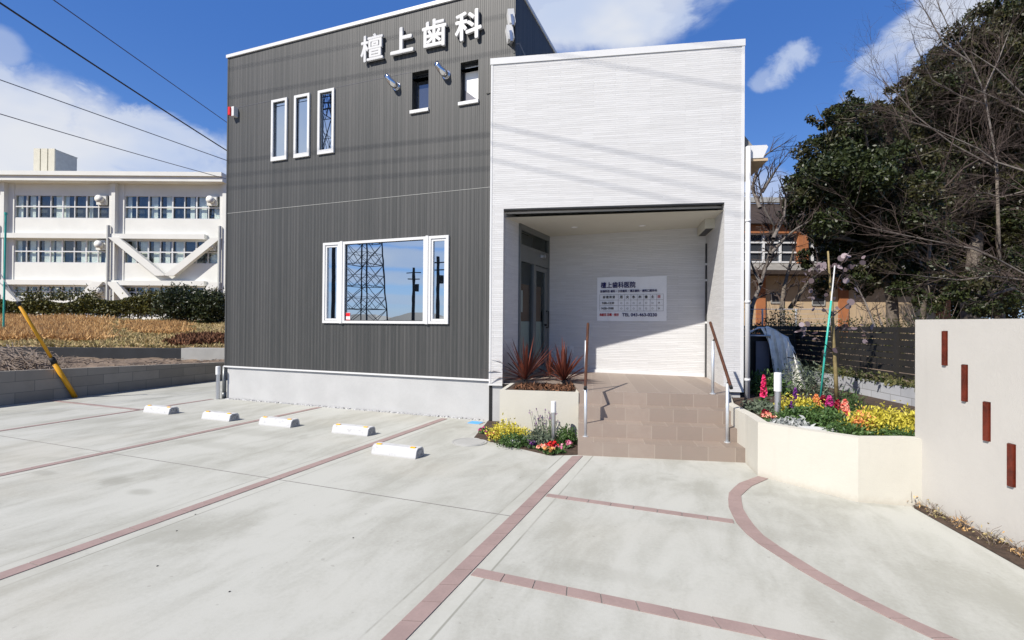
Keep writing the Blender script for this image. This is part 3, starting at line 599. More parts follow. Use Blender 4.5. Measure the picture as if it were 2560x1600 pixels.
# left corner downpipe
MB().tube([(XL-.03, FY+.02, .0), (XL-.03, FY+.02, BASE-.02)], .038, 12).tube([(XL-.03, FY+.02, 0.0), (XL-.03, FY+.02, .12)], .046, 12).build('drain_pipe', 'door_frame', clinic, smooth=True)

# white front
s_ol, z_ot = ws(1259, 522); s_or = ws(1811, 508)[0]; ZT = z_ot
zb = ws(1219, 957.7)[1]-.005
mb = MB()
O = Vector((WL.x, WL.y, 0)); TH = .16
panel(mb, O, UW, -NW, 0, WLEN, zb, WTOP-.10, [(s_ol, s_or, zb, ZT)], TH)
mb.poly([wf(WLEN, 0, zb), wf(WLEN, 5.0, zb), wf(WLEN, 5.0, WTOP-.1), wf(WLEN, 0, WTOP-.1)])          # right flank
mb.poly([wf(0, 1.2, zb), wf(0, 0, zb), wf(0, 0, WTOP-.1), wf(0, 1.2, WTOP-.1)])
mb.poly([wf(0, TH, WTOP-.1), wf(0, TH, ZT-.05), wf(WLEN, TH, ZT-.05), wf(WLEN, TH, WTOP-.1)])
mb.build('white_wall', 'white_siding', clinic)
MB().box(0-.012, WLEN+.012, -.014, .17, WTOP-.10, WTOP, fr=wf).box(WLEN-.14, WLEN+.012, .17, 5, WTOP-.10, WTOP, fr=wf).build('parapet_cap', 'white_metal', clinic, bevel=.006)
MB().box(-.014, s_ol, -.012, .02, zb-.03, zb-.002, fr=wf).build('base_flashing', 'white_metal', clinic); MB().box(s_or, WLEN+.01, -.012, .02, zb-.03, zb-.002, fr=wf).box(WLEN-.02, WLEN+.01, .02, 5, zb-.03, zb-.002, fr=wf).build('base_flashing', 'white_metal', clinic)
MB().box(.05, s_ol, .03, .3, -.2, zb-.03, fr=wf).build('foundation', 'foundation', clinic); MB().box(s_or+.02, WLEN-.03, .03, .3, -.2, zb-.03, fr=wf).build('foundation', 'foundation', clinic)
MB().box(0.0, .05, .02, .3, -.1, zb-.04, fr=wf).build('gap_shade', 'black', clinic)  # black strip standing in for the shade between the two foundations
MB().box(0, .03, -.006, .001, zb, WTOP-.1, fr=wf).build('corner_trim', 'white_metal', clinic); MB().box(WLEN-.035, WLEN+.006, -.006, .001, zb, WTOP-.1, fr=wf).build('corner_trim', 'white_metal', clinic)
MB().box(s_ol+.001, s_or-.001, .004, TH-.01, ZT-.022, ZT-.003, fr=wf).build('lintel_trim', 'dark_metal', clinic)
# porch shell
ZC, YB, ZF = 3.30, 9.52, .66
JL = Vector(wf(s_ol, TH, 0)); JR = Vector(wf(s_or, TH, 0)); CL = Vector((-2.965, YB, 0)); CR = Vector((-.052, YB, 0))
mb = MB()
def vq(mb, a, b, z0, z1): mb.poly([(a.x, a.y, z0), (b.x, b.y, z0), (b.x, b.y, z1), (a.x, a.y, z1)])
vq(mb, CL, CR, ZF-.05, ZC+.1)
mb.build('porch_back_wall', 'white_siding', clinic)
mb = MB(); vq(mb, CR, JR, ZF-.05, ZC+.1); vq(mb, CR+Vector((.3, 0, 0)), JR+Vector((.3, 0, 0)), ZF-.05, ZC+.1)
mb.build('porch_side_wall', 'white_siding', clinic)
DL = Vector((-3.05, 8.08, 0))
mb = MB(); vq(mb, JL, DL, ZF-.1, ZC+.1); mb.build('porch_side_wall', 'white_siding', clinic)
mb = MB()
mb.poly([(JL.x-.3, JL.y-.05, ZC), (CL.x-.3, CL.y+.05, ZC), (CR.x+.5, CR.y+.05, ZC), (JR.x+.4, JR.y-.05, ZC)]); mb.poly([(JL.x-.3, JL.y-.05, ZC+.12), (CL.x-.3, CL.y+.05, ZC+.12), (CR.x+.5, CR.y+.05, ZC+.12), (JR.x+.4, JR.y-.05, ZC+.12)])
mb.build('porch_ceiling', 'ceiling', clinic)
mb = MB(); mb.poly([wf(-.1, .1, WTOP-.5), wf(WLEN-.02, .1, WTOP-.5), wf(WLEN-.02, 4.9, WTOP-.5), wf(-.1, 4.9, WTOP-.5)]); mb.build('flat_roof', 'school_grey', clinic)
mb = MB(); mb.poly([wf(0, 4.9, .2), wf(WLEN, 4.9, .2), wf(WLEN, 4.9, WTOP-.1), wf(0, 4.9, WTOP-.1)]); mb.build('rear_wall', 'white_siding', clinic)
MB().box(CL.x, CR.x, YB-.03, YB-.002, ZF-.01, ZF+.055).build('skirting', 'white_metal', clinic)
for px, py in ((1436, 567.5), (1605, 563.5)):
    p = onp(px, py, (0, 0, 1), ZC)
    o = MB().tube([(p.x, p.y, ZC+.01), (p.x, p.y, ZC-.008)], .06, 20).build('downlight', 'white_metal', clinic)
    MB().tube([(p.x, p.y, ZC-.004), (p.x, p.y, ZC-.0105)], .042, 20).build('lamp_glass', 'blind', o)
# glazed slot in the right porch wall and the beam box above it
uR = (JR-CR).normalized(); nR = Vector((-uR.y, uR.x, 0))
if nR.x > 0: nR = -nR
def rf(s, t, z): p = CR + uR*s + nR*t; return (p.x, p.y, z)
o = MB().box(.03, .10, -.01, .022, ZF, 3.0, fr=rf).build('side_window', 'dark_metal', clinic)
for z_ in (1.60, 2.34, 2.62): MB().box(.02, .11, .0, .03, z_, z_+.035, fr=rf).build('bracket', 'white_metal', o)
MB().box(.0, .75, .0, .15, ZC-.15, ZC-.001, fr=rf).build('beam_box', 'ceiling', clinic)
MB().box(.02, .70, .02, .13, ZC-.156, ZC-.151, fr=rf).build('beam_vent', 'dark_metal', clinic)
MB().box(-2.52, -2.44, YB-.012, YB-.001, 1.02, 1.14).build('wall_socket', 'white_metal', clinic, bevel=.004)
# door front on the left of the porch
uD = (CL-DL).normalized(); LD = (CL-DL).length; nD = Vector((uD.y, -uD.x, 0))
def df(s, t, z): p = DL + uD*s + nD*t; return (p.x, p.y, z)
ztr = 2.92; zd = 2.66
door = MB()
door.box(0, .05, -.05, .03, ZF, ZC, fr=df).box(LD-.05, LD, -.05, .03, ZF, ZC, fr=df).box(.05, LD-.05, -.05, .03, ZC-.10, ZC, fr=df).box(.05, LD-.05, -.05, .03, ztr-.03, ztr+.03, fr=df)
door.box(.05, LD-.05, -.05, .025, zd, ztr-.03, fr=df).box(.62, .70, -.05, .03, ZF, zd, fr=df)
door = door.build('entrance_door', 'door_frame', clinic)
lf = MB()
for s0, s1 in ((.70, LD-.05),):
    lf.box(s0, s0+.09, -.03, .012, ZF, zd-.01, fr=df).box(s1-.16, s1, -.03, .012, ZF, zd-.01, fr=df).box(s0+.09, s1-.16, -.03, .012, zd-.10, zd-.01, fr=df).box(s0+.09, s1-.16, -.03, .012, ZF, ZF+.12, fr=df)
lf.build('door_leaf', 'door_frame', door)
MB().tube([df(LD-.13, .012, 1.50), df(LD-.13, .06, 1.50), df(LD-.13, .06, 1.82), df(LD-.13, .012, 1.82)], .012, 8).tube([df(LD-.20, .01, 1.55), df(LD-.20, .05, 1.55)], .022, 10).build('door_handle', 'black', door)
for s0, s1, z0, z1 in ((.05, .62, ZF, zd), (.79, LD-.21, ZF+.12, zd-.10), (.05, LD-.05, ztr+.03, ZC-.10)):
    q = MB(); q.poly([df(s0, -.01, z0), df(s1, -.01, z0), df(s1, -.01, z1), df(s0, -.01, z1)][::-1]); q.build('pane', 'clear_glass', door)
MB().box(.0, LD, -.36, -.34, ZF, ZC, fr=df).build('lobby_wall', 'panel_grey', door)
MB().box(.02, LD-.2, -.085, -.07, 1.62, 2.28, fr=df).build('notice_board', 'brown_board', door)
MB().box(.052, LD-.052, -.064, -.060, ZF+.01, 1.615, fr=df).build('frosted_film', 'pale_film', door)
MB().box(.04, .26, -.045, -.03, 1.78, 2.16, fr=df).build('notice_sheet', 'poster', door)
MB().tube([df(LD-.42, .03, ztr-.07), df(LD-.42, .10, ztr-.07)], .035, 12).box(LD-.50, LD-.34, .03, .05, ztr-.1, ztr-.04, fr=df).build('door_lamp', 'steel', door)
# rear wing eave, gutter and downpipe on the right flank
ex = WLEN+.01
mb = MB(); mb.box(ex, ex+.34, .05, 4.9, 4.02, 4.06, fr=wf).build('soffit', 'beige', clinic)
mb = MB(); pr = [(.05, 4.06), (.27, 4.06), (.34, 4.22), (.32, 4.25), (.05, 4.25)]
n = len(pr); mb.poly([wf(ex+a, .04, z) for a, z in pr]); mb.poly([wf(ex+a, 4.9, z) for a, z in pr[::-1]])
for i in range(n):
    a_, b_ = pr[i], pr[(i+1) % n]; mb.poly([wf(ex+a_[0], .04, a_[1]), wf(ex+a_[0], 4.9, a_[1]), wf(ex+b_[0], 4.9, b_[1]), wf(ex+b_[0], .04, b_[1])])
mb.build('gutter', 'white_metal', clinic)
mb = MB(); mb.poly([wf(ex, .1, 4.46), wf(ex+.14, .1, 4.27), wf(ex+.14, 4.9, 4.27), wf(ex, 4.9, 4.46)]); mb.poly([wf(ex, .1, 4.2), wf(ex+.14, .1, 4.2), wf(ex+.14, .1, 4.27), wf(ex, .1, 4.46)]); mb.build('eave_roof', 'grey_roof', clinic)
mb = MB(); mb.tube([wf(ex+.05, .0, .3), wf(ex+.05, .0, 4.22)], .036, 14)
for z in (.75, 1.9, 3.1): mb.tube([wf(ex+.05, .0, z), wf(ex+.05, .0, z+.04)], .041, 14)
mb.build('downpipe', 'white_metal', clinic, smooth=True)
MB().box(ex-.012, ex+.004, .01, .10, zb, 4.3, fr=wf).build('flank_joint', 'black', clinic)

# raised sign characters
sign = thing('sign_lettering', 'raised white characters 檀上歯科 fixed high on the dark front', 'sign', (-4.66, FY, 6.24))
for ch, x0, x1 in (('檀', -5.87, -5.37), ('上', -5.24, -4.745), ('歯', -4.60, -4.10), ('科', -3.955, -3.455)):
    o = text_mesh(ch, .50, .022, 0, 'letter', 'letter', (x0, FY-.05, 6.29), (1, 0, 0), (0, 0, 1), sign, sx=.99, bold=.0085 if ch == '檀' else .012)
# alarm lamp at the left corner
al = thing('alarm_lamp', 'small red and white alarm lamp box at the upper left corner of the dark front', 'alarm lamp', (-9.0, FY, 5.73))
MB().box(-9.02, -8.945, FY-.10, FY, 5.73, 5.92).build('housing', 'white_metal', al, bevel=.008); MB().box(-9.072, -9.022, FY-.13, FY-.02, 5.75, 5.91).build('lens', 'sign_red', al, bevel=.01)
# twin floodlight on the parapet
pz = WTOP
fl = thing('floodlight', 'twin white floodlight on a short post standing on the white parapet', 'floodlight', (-3.0, 7.55, pz))
fo = onp(1281, 138, (0, 1, 0), 7.50); fx, fy = fo.x, fo.y
MB().tube([(fx, fy, pz-.02), (fx, fy, pz+.25)], .022, 10).build('post', 'white_metal', fl, smooth=True)
for k, (z0, dx) in enumerate(((pz+.50, .01), (pz+.25, -.01))):
    Rm = Euler((R(8), 0, R(-62))).to_matrix()
    def ff(x, y, z, z0=z0, dx=dx): p = Rm @ Vector((x, y, z)); return (fx-.02+dx+p.x, fy-.02+p.y, z0+p.z)
    o = MB().box(-.14, .14, -.05, .05, 0, .22, fr=ff).build('lamp_head', 'white_metal', fl, bevel=.012); MB().box(-.125, .125, .045, .056, .02, .20, fr=ff).build('lamp_glass', 'dim_glass', o)
    MB().box(-.16, -.145, -.02, .02, -.03, .12, fr=ff).box(.145, .16, -.02, .02, -.03, .12, fr=ff).box(-.16, .16, -.02, .02, -.045, -.03, fr=ff).build('bracket', 'steel', o)
MB().tube([(fx+.04, fy, pz+.24), (fx+.10, fy+.06, pz+.26), (fx+.20, fy+.14, pz+.02)], .009, 6).build('lead', 'cable_grey', fl)
# poster with opening hours on the porch back wall
def bw(px, py): return onp(px, py, (0, 1, 0), YB-.012)
pTL, pTR, pBL, pBR = bw(1493, 694), bw(1667, 691), bw(1493, 802), bw(1663, 806)
po = thing('opening_hours_poster', 'creased white clinic poster with opening hours and phone number taped on porch wall', 'poster', (pBL.x, YB-.01, pBL.z))
PW, PH = pTR.x-pTL.x, pTL.z-pBL.z
mb = MB(); nx, nz = 26, 16
def pp(i, j):
    x = i/nx; z = j/nz; c = -.006*math.exp(-((x-.19-.02*z)/.03)**2) - .007*math.exp(-((x-.70-.06*z)/.03)**2) + .002*math.sin(9*x+4*z)
    return (pTL.x+PW*x, YB-.006+c*.6, pBL.z+PH*z + .004*math.sin(7*x)*(z > .9))
for i in range(nx):
    for j in range(nz): mb.poly([pp(i, j), pp(i+1, j), pp(i+1, j+1), pp(i, j+1)])
mb.build('sheet', 'poster', po, smooth=True)
def ptext(s, u, v, size, mat, sx=1.0, fat=0.0): return text_mesh(s, size, .0004, 0, 'printed_text', mat, (pTL.x+PW*u, YB-.021, pBL.z+PH*v), (1, 0, 0), (0, 0, 1), po, sx, bold=fat)
ptext('檀上歯科医院', .055, .765, .120, 'navy', .90, .0028)
ptext('診療科目 歯科・小児歯科・矯正歯科・歯科口腔外科', .05, .655, .052, 'navy', .86, .0016)
ptext('診 療 時 間', .09, .52, .052, 'ink', .9, .0012)
for k, ch in enumerate('月火水木金土日'): ptext(ch, .337+.089*k, .515, .060, 'red_ink' if k == 6 else 'ink', 1, .002)
ptext('9:00~12:30', .075, .385, .058, 'ink', .88, .0015); ptext('14:30~19:00', .06, .262, .058, 'ink', .82, .0015)
for k in range(7):
    for r_ in range(2): ptext('休' if k == 6 else '○', .345+.089*k, .385-.123*r_, .043, 'ink', 1)
ptext('休診日 日曜・祝日', .04, .115, .056, 'red_ink', .78, .0022); ptext('TEL 043-463-0230', .375, .105, .082, 'navy', 1.02, .0022)
mb = MB()
for v in (.60, .475, .35, .225): mb.box(pTL.x+PW*.04, pTL.x+PW*.955, YB-.0165, YB-.016, pBL.z+PH*v-.0015, pBL.z+PH*v+.0015)
for u in [.04, .315]+[.315+.0914*k for k in range(1, 8)]: mb.box(pTL.x+PW*u-.0015, pTL.x+PW*u+.0015, YB-.0165, YB-.016, pBL.z+PH*.225, pBL.z+PH*.60)
mb.build('table_lines', 'ink', po)

# ------------------------------------------------------------------ entrance steps
A2 = R(13.0); US = Vector((math.cos(A2), math.sin(A2), 0)); NS = Vector((-math.sin(A2), math.cos(A2), 0)); S0 = Vector((-1.462, 5.935, 0))
def sf(s, t, z): p = S0 + US*s + NS*t; return (p.x, p.y, z)
steps = thing('entrance_steps', 'four beige tiled steps rising to the entrance porch', 'steps', tuple(S0))
WS = [1.93, 1.90, 1.93, 1.93]; go = [0, .285, .55, .815]; rz = .165
def suv(p, n):
    d = p - S0; s = d.dot(US); k = round(p.z/rz)
    return [s + (.11 if n.z > .7 else .0) + .003, d.dot(NS)*.9+10.2 if n.z > .7 else p.z*.9+10.2]
for k in range(4):
    d1 = go[k+1] if k < 3 else None
    if k < 3: mb = MB().box(0, WS[k], go[k], go[k]+.42, rz*k - (.1 if k == 0 else .0), rz*(k+1), fr=sf)
    else:
        pl = [sf(0, go[3], 0)[:2], sf(1.93, go[3], 0)[:2], (.26, 8.2), (CR.x, YB), (CL.x, YB), (JL.x, JL.y), sf(-.12, 1.92, 0)[:2]]
        mb = MB().prism(pl, 0, rz*4)
    mb.build('step' if k < 3 else 'porch_floor', 'tile', steps, uvfrom=suv, bevel=.004)
# handrails
def handrail(posts, top, low, label):
    t = thing('handrail', label, 'handrail', posts[0])
    hi, lo = Vector(top), Vector(low); d = (hi-lo).normalized()
    MB().tube([lo-d*.04, lo, hi, hi+d*.02], [.017, .019, .019, .017], 12).build('rail', 'rail_wood', t, smooth=True)
    for p in posts:
        p = Vector(p); s = ((p.x-lo.x)*d.x+(p.y-lo.y)*d.y)/(d.x**2+d.y**2); q = lo+d*s; ztop = q.z-.035
        o = MB().tube([p, (p.x, p.y, ztop)], .019, 14).build('post', 'galv', t, smooth=True)
        MB().tube([(p.x, p.y, ztop-.005), tuple(q)], .011, 8).build('bracket', 'black', o); MB().tube([(p.x, p.y, p.z), (p.x, p.y, p.z+.008)], .036, 16).build('base_collar', 'galv', o)
    MB().tube([lo-d*.05, lo-d*.015], .021, 12).build('end_cap', 'black', t)
    return t
p1 = gp(1818, 1106, .165); p2 = gp(1781.7, 984.8, .66)
handrail([p1, p2], (p2.x-.03, p2.y+.26, 1.60), (p1.x+.03, p1.y-.06, .86), 'sloping brown handrail on two steel posts at the white wall side of the steps')
q1 = gp(1463.6, 1091, .165); q2 = q1 + NS*.66; q2.z = .66
e = onp(1470, 811, NS, NS.dot(q2)+.22); 
handrail([q1, q2], tuple(e), (q1.x+.002, q1.y-.03, .80), 'brown handrail on steel posts seen end on beside the red cordyline bed')

# ------------------------------------------------------------------ planters
def ring_wall(name, top, thick, z0s, mat, parent=None): pass
pA, pB = Vector((-2.72, 6.50, 0)), Vector(sf(-.005, .80, 0)); uP = (pB-pA).normalized(); nP = Vector((-uP.y, uP.x, 0)); PL = (pB-pA).length
def pf(s, t, z): p = pA + uP*s + nP*t; return (p.x, p.y, z)
cp = thing('cream_planter', 'cream rendered planter box between the dark wall corner and the steps', 'planter', tuple(pA))
MB().box(0, PL, 0, .06, -.1, .645, fr=pf).box(0, .06, .06, .86, -.1, .645, fr=pf).box(PL-.05, PL, .06, 1.0, -.1, .64, fr=pf).build('wall', 'cream', cp, bevel=.008)
MB().box(.06, PL-.05, .06, 1.0, 0, .636, fr=pf).build('soil', 'soil', cp)
# flower bed at ground level
mb = MB(); mb.prism([(-3.306, 7.43), (-2.997, 6.265), (-1.769, 5.787), (-1.47, 5.945), (-1.64, 6.78), (-2.70, 6.55), (-2.9, 7.4)], -.2, .012)
tag(mb.build('flower_bed_soil', 'soil'), kind='structure')
# right planter: curved cream wall and raised soil
ol = [(.195, 8.16), (.195, 7.20), (.30, 6.72), (.393, 6.369), (.482, 5.865), (.897, 5.583), (1.251, 5.342), (1.640, 5.402), (1.76, 5.42)]
ztp = [.555, .555, .557, .558, .562, .562, .575, .592, .592]
def inset(P, d):
    out = []
    for i in range(len(P)):
        a, b = Vector(P[max(i-1, 0)]), Vector(P[min(i+1, len(P)-1)]); t = (b-a).normalized(); n = Vector((-t.y, t.x)); out.append(Vector(P[i]) + n*d)
    return out
# finer top line, rounded like the photo
il = inset(ol, .11)
rp = thing('curved_planter', 'low cream rendered planter wall bending round the right side of the steps', 'planter', (.482, 5.865, 0))
mb = MB()
for i in range(len(ol)-1):
    a, b = ol[i], ol[i+1]; c, d = il[i], il[i+1]
    mb.poly([(a[0], a[1], -.1), (b[0], b[1], -.1), (b[0], b[1], ztp[i+1]), (a[0], a[1], ztp[i])])
    mb.poly([(a[0], a[1], ztp[i]), (b[0], b[1], ztp[i+1]), (d.x, d.y, ztp[i+1]), (c.x, c.y, ztp[i])]); mb.poly([(d.x, d.y, .2), (c.x, c.y, .2), (c.x, c.y, ztp[i]), (d.x, d.y, ztp[i+1])])
mb.build('wall', 'cream', rp)
bwa, bwb = Vector((2.106, 9.756, 0)), Vector((2.635, 8.133, 0)); ubw = (bwa-bwb).normalized()
mb = MB(); far = bwa + ubw*8; near = bwb - ubw*1.2
so_ = [(p.x, p.y) for p in il] + [(near.x, near.y), (far.x, far.y), (.2, 17.5), (.0, 12.0), (.3, 8.4)]
mb.poly([(x, y, .50) for x, y in so_]); mb.poly([(x, y, .50) for x, y in [(.30, 8.2), (.30, 8.4), (.2, 8.4)]])
mb.build('soil', 'soil', rp)
# tall wall with timber slats
wa, wb_ = Vector((1.712, 5.49, 0)), gp(2560, 1384); uT = (wb_-wa).normalized(); nT = Vector((uT.y, -uT.x, 0)); nT = nT if nT.dot(-wa) > 0 else -nT
def tf(s, t, z): p = wa + uT*s - nT*t; return (p.x, p.y, z)
def tp(px, py):
    p = onp(px, py, nT, nT.dot(wa)); return (p-wa).dot(uT), p.z
zt0 = tp(2316, 803)[1]; zt1 = tp(2560, 791.5)[1]
tw = thing('slat_wall', 'tall pale rendered wall with four stepped red timber slats', 'wall', tuple(wa))
slots = []
for (x0, y0, x1, y1) in ((2356, 827, 2369.5, 914), (2405, 911, 2420, 1004), (2458.5, 1004, 2477, 1103), (2519, 1109, 2540, 1217)):
    a = tp(x0, y0); b = tp(x1, y1); c = tp(x1, y0); d = tp(x0, y1); slots.append((a[0], b[0], (d[1]+b[1])/2, (a[1]+c[1])/2))
mb = MB(); zt = (zt0+zt1)/2
panel(mb, wa, uT, nT, 0, 3.4, -.2, zt, slots, .05)
mb.box(0, 3.4, 0.0005, .15, zt-.002, zt, fr=tf)
mb.poly([tf(0, 0, -.2), tf(0, .15, -.2), tf(0, .15, zt), tf(0, 0, zt)][::-1]); mb.poly([tf(0, .15, -.2), tf(3.4, .15, -.2), tf(3.4, .15, zt), tf(0, .15, zt)][::-1])
mb.build('wall', 'stucco', tw)
for a, b, c, d in slots:
    MB().box(a+.010, b-.010, -.016, .045, c+.003, d-.003, fr=tf).build('slat', 'slat_red', tw)
# soil strip in front of it
s0_, s1_ = Vector((1.663, 5.357, 0)), Vector((1.917, 4.281, 0)); ext = (s1_-s0_)
mb = MB(); e1 = s1_+ext*1.6; mb.poly([(wa.x, wa.y, .004), (s0_.x, s0_.y, .004), (s1_.x, s1_.y, .004), (e1.x, e1.y, .004), tf(3.0, 0, .004)][::-1])
mb.poly([(wa.x, wa.y, .02), tf(0, 0, .02), tf(3, 0, .02), tf(3, -.03, .004), tf(0, -.03, .004)]); 
tag(mb.build('soil_strip', 'soil'), kind='structure')

# ------------------------------------------------------------------ bollard lights
def bollard(p, h, rad, hh, label):
    t = thing('bollard_light', label, 'bollard light', tuple(p), 0, 'bollard lights')
    MB().lathe([(rad*.82, 0), (rad*.82, h-hh)], p, 20).build('post', 'steel', t, smooth=False)
    MB().lathe([(rad, h-hh), (rad, h-.012), (rad*.9, h)], p, 24).build('lamp_head', 'white_paint', t, smooth=False); return t
bollard((-9.262, 7.34, 0), .665, .045, .165, 'bollard light with a white head at the left foot of the dark wall')
bollard((-1.89, 6.345, 0), .565, .034, .145, 'bollard light rising from the small flower bed beside the steps')
rb = gp(1944, 1052, .50); bollard(tuple(rb), 1.0-.50+.045, .040, .21, 'bollard light with a big white head standing among the raised planter flowers')

# ------------------------------------------------------------------ plants
def blade_fan(name, label, cat, base, n, length, group, mat='blade_red', spread=1.45):
    t = thing(name, label, cat, base, 0, group); mb = MB(); b = Vector(base)
    for i in range(n):
        az = random.uniform(0, 2*math.pi); tilt = (i/n)**.8*spread+random.uniform(-.1, .12); ln = length*random.uniform(.7, 1.08)
        d = Vector((math.sin(tilt)*math.cos(az), math.sin(tilt)*math.sin(az), math.cos(tilt))); side = d.cross(Vector((0, 0, 1)))
        side = side.normalized() if side.length > .05 else Vector((1, 0, 0)); wv = random.uniform(.015, .024)
        pts = []
        for k in range(5):
            s = k/4; p = b + Vector((0, 0, .05)) + d*ln*s + Vector((0, 0, -.16*ln*math.sin(tilt)*s*s)); ww = wv*(.55+.9*s if s < .5 else 1.9*(1-s)+.06)
            pts.append((p-side*ww, p+side*ww))
        i0 = len(mb.v)
        for a, c in pts: mb.v += [tuple(a), tuple(c)]
        for k in range(4): mb.f.append((i0+2*k, i0+2*k+1, i0+2*k+3, i0+2*k+2))
    mb.build('leaves', mat, t); MB().tube([b-Vector((0, 0, .02)), b+Vector((0, 0, .08))], [.03, .025], 8).build('stem', 'bark', t); return t
c1 = gp(1311, 962, .60); c2 = gp(1408, 966, .60); c3 = gp(1365, 955, .60)
blade_fan('cordyline', 'larger spiky dark red cordyline at the left end of the planter box', 'cordyline', (c1.x, c1.y+.04, .63), 74, .76, 'red cordylines')
blade_fan('cordyline', 'spiky dark red cordyline next to the handrail end of planter box', 'cordyline', (c2.x, c2.y+.04, .63), 66, .68, 'red cordylines')
blade_fan('cordyline', 'low sprawling red cordyline half hidden between the two taller ones', 'cordyline', (c3.x, c3.y+.22, .63), 26, .46, 'red cordylines', spread=1.5)
P = np.array([pf(random.uniform(.15, PL-.1), random.uniform(.11, .8), .637+random.random()*.02) for _ in range(420)])
tag(leaf_obj('leaf_litter', P, .13, 'dead_leaf', None, .14), 'fallen dry red leaves covering the planter box soil', 'leaf litter', None, 'stuff')

def bush(name, label, cat, c, r, h, n, size, mat, group=None, aspect=.4, upness=.3, flower=None):
    t = thing(name, label, cat, tuple(c), 0, group); c = np.array(c, float)
    p = blob((0, 0, 0), 1, n, .35); p[:, 2] = np.abs(p[:, 2]); p = p*np.array([r, r, h])*(1+.18*RNG.normal(size=(n, 1))) + c + np.array([0, 0, .01])
    leaf_obj('foliage', p, size, mat, t, aspect, upness=upness)
    mb = MB()
    for k in range(5): mb.tube([c, c+np.array([random.uniform(-.6, .6)*r, random.uniform(-.6, .6)*r, h*.75])], [.005, .002], 4)
    mb.build('stems', 'stem', t)
    if flower:
        fm, nf, fs = flower; pts = []
        for _ in range(nf):
            a = random.uniform(0, 6.28); rr = r*random.random()**.5*.9; q = c + np.array([rr*math.cos(a), rr*math.sin(a), h*(1.02-.35*(rr/r)**2)+random.uniform(-.01, .02)])
            for k in range(7): pts.append(q + RNG.normal(size=3)*fs*.33)
        leaf_obj('flowers', pts, fs, fm, t, .85, upness=.6, sides=6)
    return t
def spike(name, label, cat, c, h, rad, mat, group=None, base=.35, leafmat='leaf_green'):
    t = thing(name, label, cat, tuple(c), 0, group); c = Vector(c)
    MB().tube([c, c+Vector((.01, 0, h))], [.006, .003], 5).build('stem', 'stem', t)
    pts = []; n = int(220*h/.3)
    for i in range(n):
        s = base+(1-base)*i/n; r = rad*(1-((s-base)/(1-base))**2*.85); a = random.uniform(0, 6.28); pts.append((c.x+r*math.cos(a), c.y+r*math.sin(a), c.z+h*s))
    leaf_obj('blossoms', pts, rad*.72, mat, t, .7, sides=6)
    p = blob((c.x, c.y, c.z+.06), .10, 70, .3, .8); leaf_obj('leaves', p, .07, leafmat, t, .35, upness=.3); return t
def primrose(c, mat, label):
    return bush('primrose', label, 'primrose', c, .075, .05, 70, .055, 'leaf_green', 'primroses edging the flower bed', .55, .1, (mat, 9, .032))
# left flower bed
def gb(px, py, z=.015): p = gp(px, py, z); return (p.x, p.y, z)
bush('yellow_euonymus', 'bright yellow leaved shrub at the back left of the small flower bed', 'shrub', gb(1262, 1095), .25, .21, 1300, .04, 'leaf_yellow', None, .4, .5)
bush('yellow_euonymus', 'smaller yellow tipped shrub in the middle of the small flower bed', 'shrub', gb(1303, 1099), .17, .15, 700, .038, 'leaf_yellow', None, .4, .5)
bush('green_shrub', 'low green foliage plant in front of the yellow shrub in the small bed', 'shrub', gb(1285, 1112), .22, .13, 1000, .042, 'leaf_green')
bush('green_shrub', 'green foliage plant just left of the bollard light in the small bed', 'shrub', gb(1345, 1112), .20, .17, 620, .055, 'leaf_grey')
bush('green_shrub', 'green foliage plant tucked between bollard light and steps', 'shrub', gb(1415, 1108), .15, .20, 1000, .04, 'leaf_green')
lav = thing('lavender', 'dark stemmed lavender with purple tips against the cream planter', 'lavender', gb(1365, 1098))
mb = MB(); tips = []
lx, ly = gb(1360, 1098)[:2]
for i in range(26):
    a = random.uniform(-.28, .28); hgt = random.uniform(.22, .44); x0 = lx+random.uniform(-.14, .14); y0 = ly+random.uniform(-.08, .08)
    e_ = (x0+a*.35, y0+random.uniform(-.05, .05), hgt); mb.tube([(x0, y0, .01), ((x0+e_[0])/2, y0, hgt*.55), e_], [.003, .0025, .002], 4)
    for k in range(9): tips.append((e_[0]+random.gauss(0, .005), e_[1]+random.gauss(0, .005), e_[2]-.05*random.random()))
mb.build('stems', 'stem', lav); leaf_obj('flower_heads', tips, .018, 'p_violet', lav, .6); leaf_obj('foliage', blob((lx, ly, .08), .18, 420, .2, .6), .05, 'leaf_grey', lav, .2, upness=.8)
for px, py, mt, lb in ((1210, 1082, 'p_mag', 'dark magenta primrose at the left tip of the flower bed'), (1232, 1092, 'p_pink', 'pink primrose below the yellow shrub'), (1252, 1096, 'p_wine', 'wine red primrose beside the pink one on the bed edge'),
                       (1285, 1114, 'p_white', 'white primrose on the bed edge left of the violet one'), (1328, 1118, 'p_violet', 'violet primrose in the middle of the bed edge'), (1354, 1124, 'p_coral', 'pale coral primrose between the violet and the red ones'),
                       (1383, 1120, 'p_red', 'vivid red primrose at the foot of the bollard light'), (1396, 1131, 'p_rose', 'rose pink primrose in the front corner of the bed'), (1415, 1118, 'p_rose', 'rose pink primrose close to the tiled steps'), (1373, 1134, 'p_orange', 'small orange primrose in front of the red one')):
    primrose(gb(px, py), mt, lb)
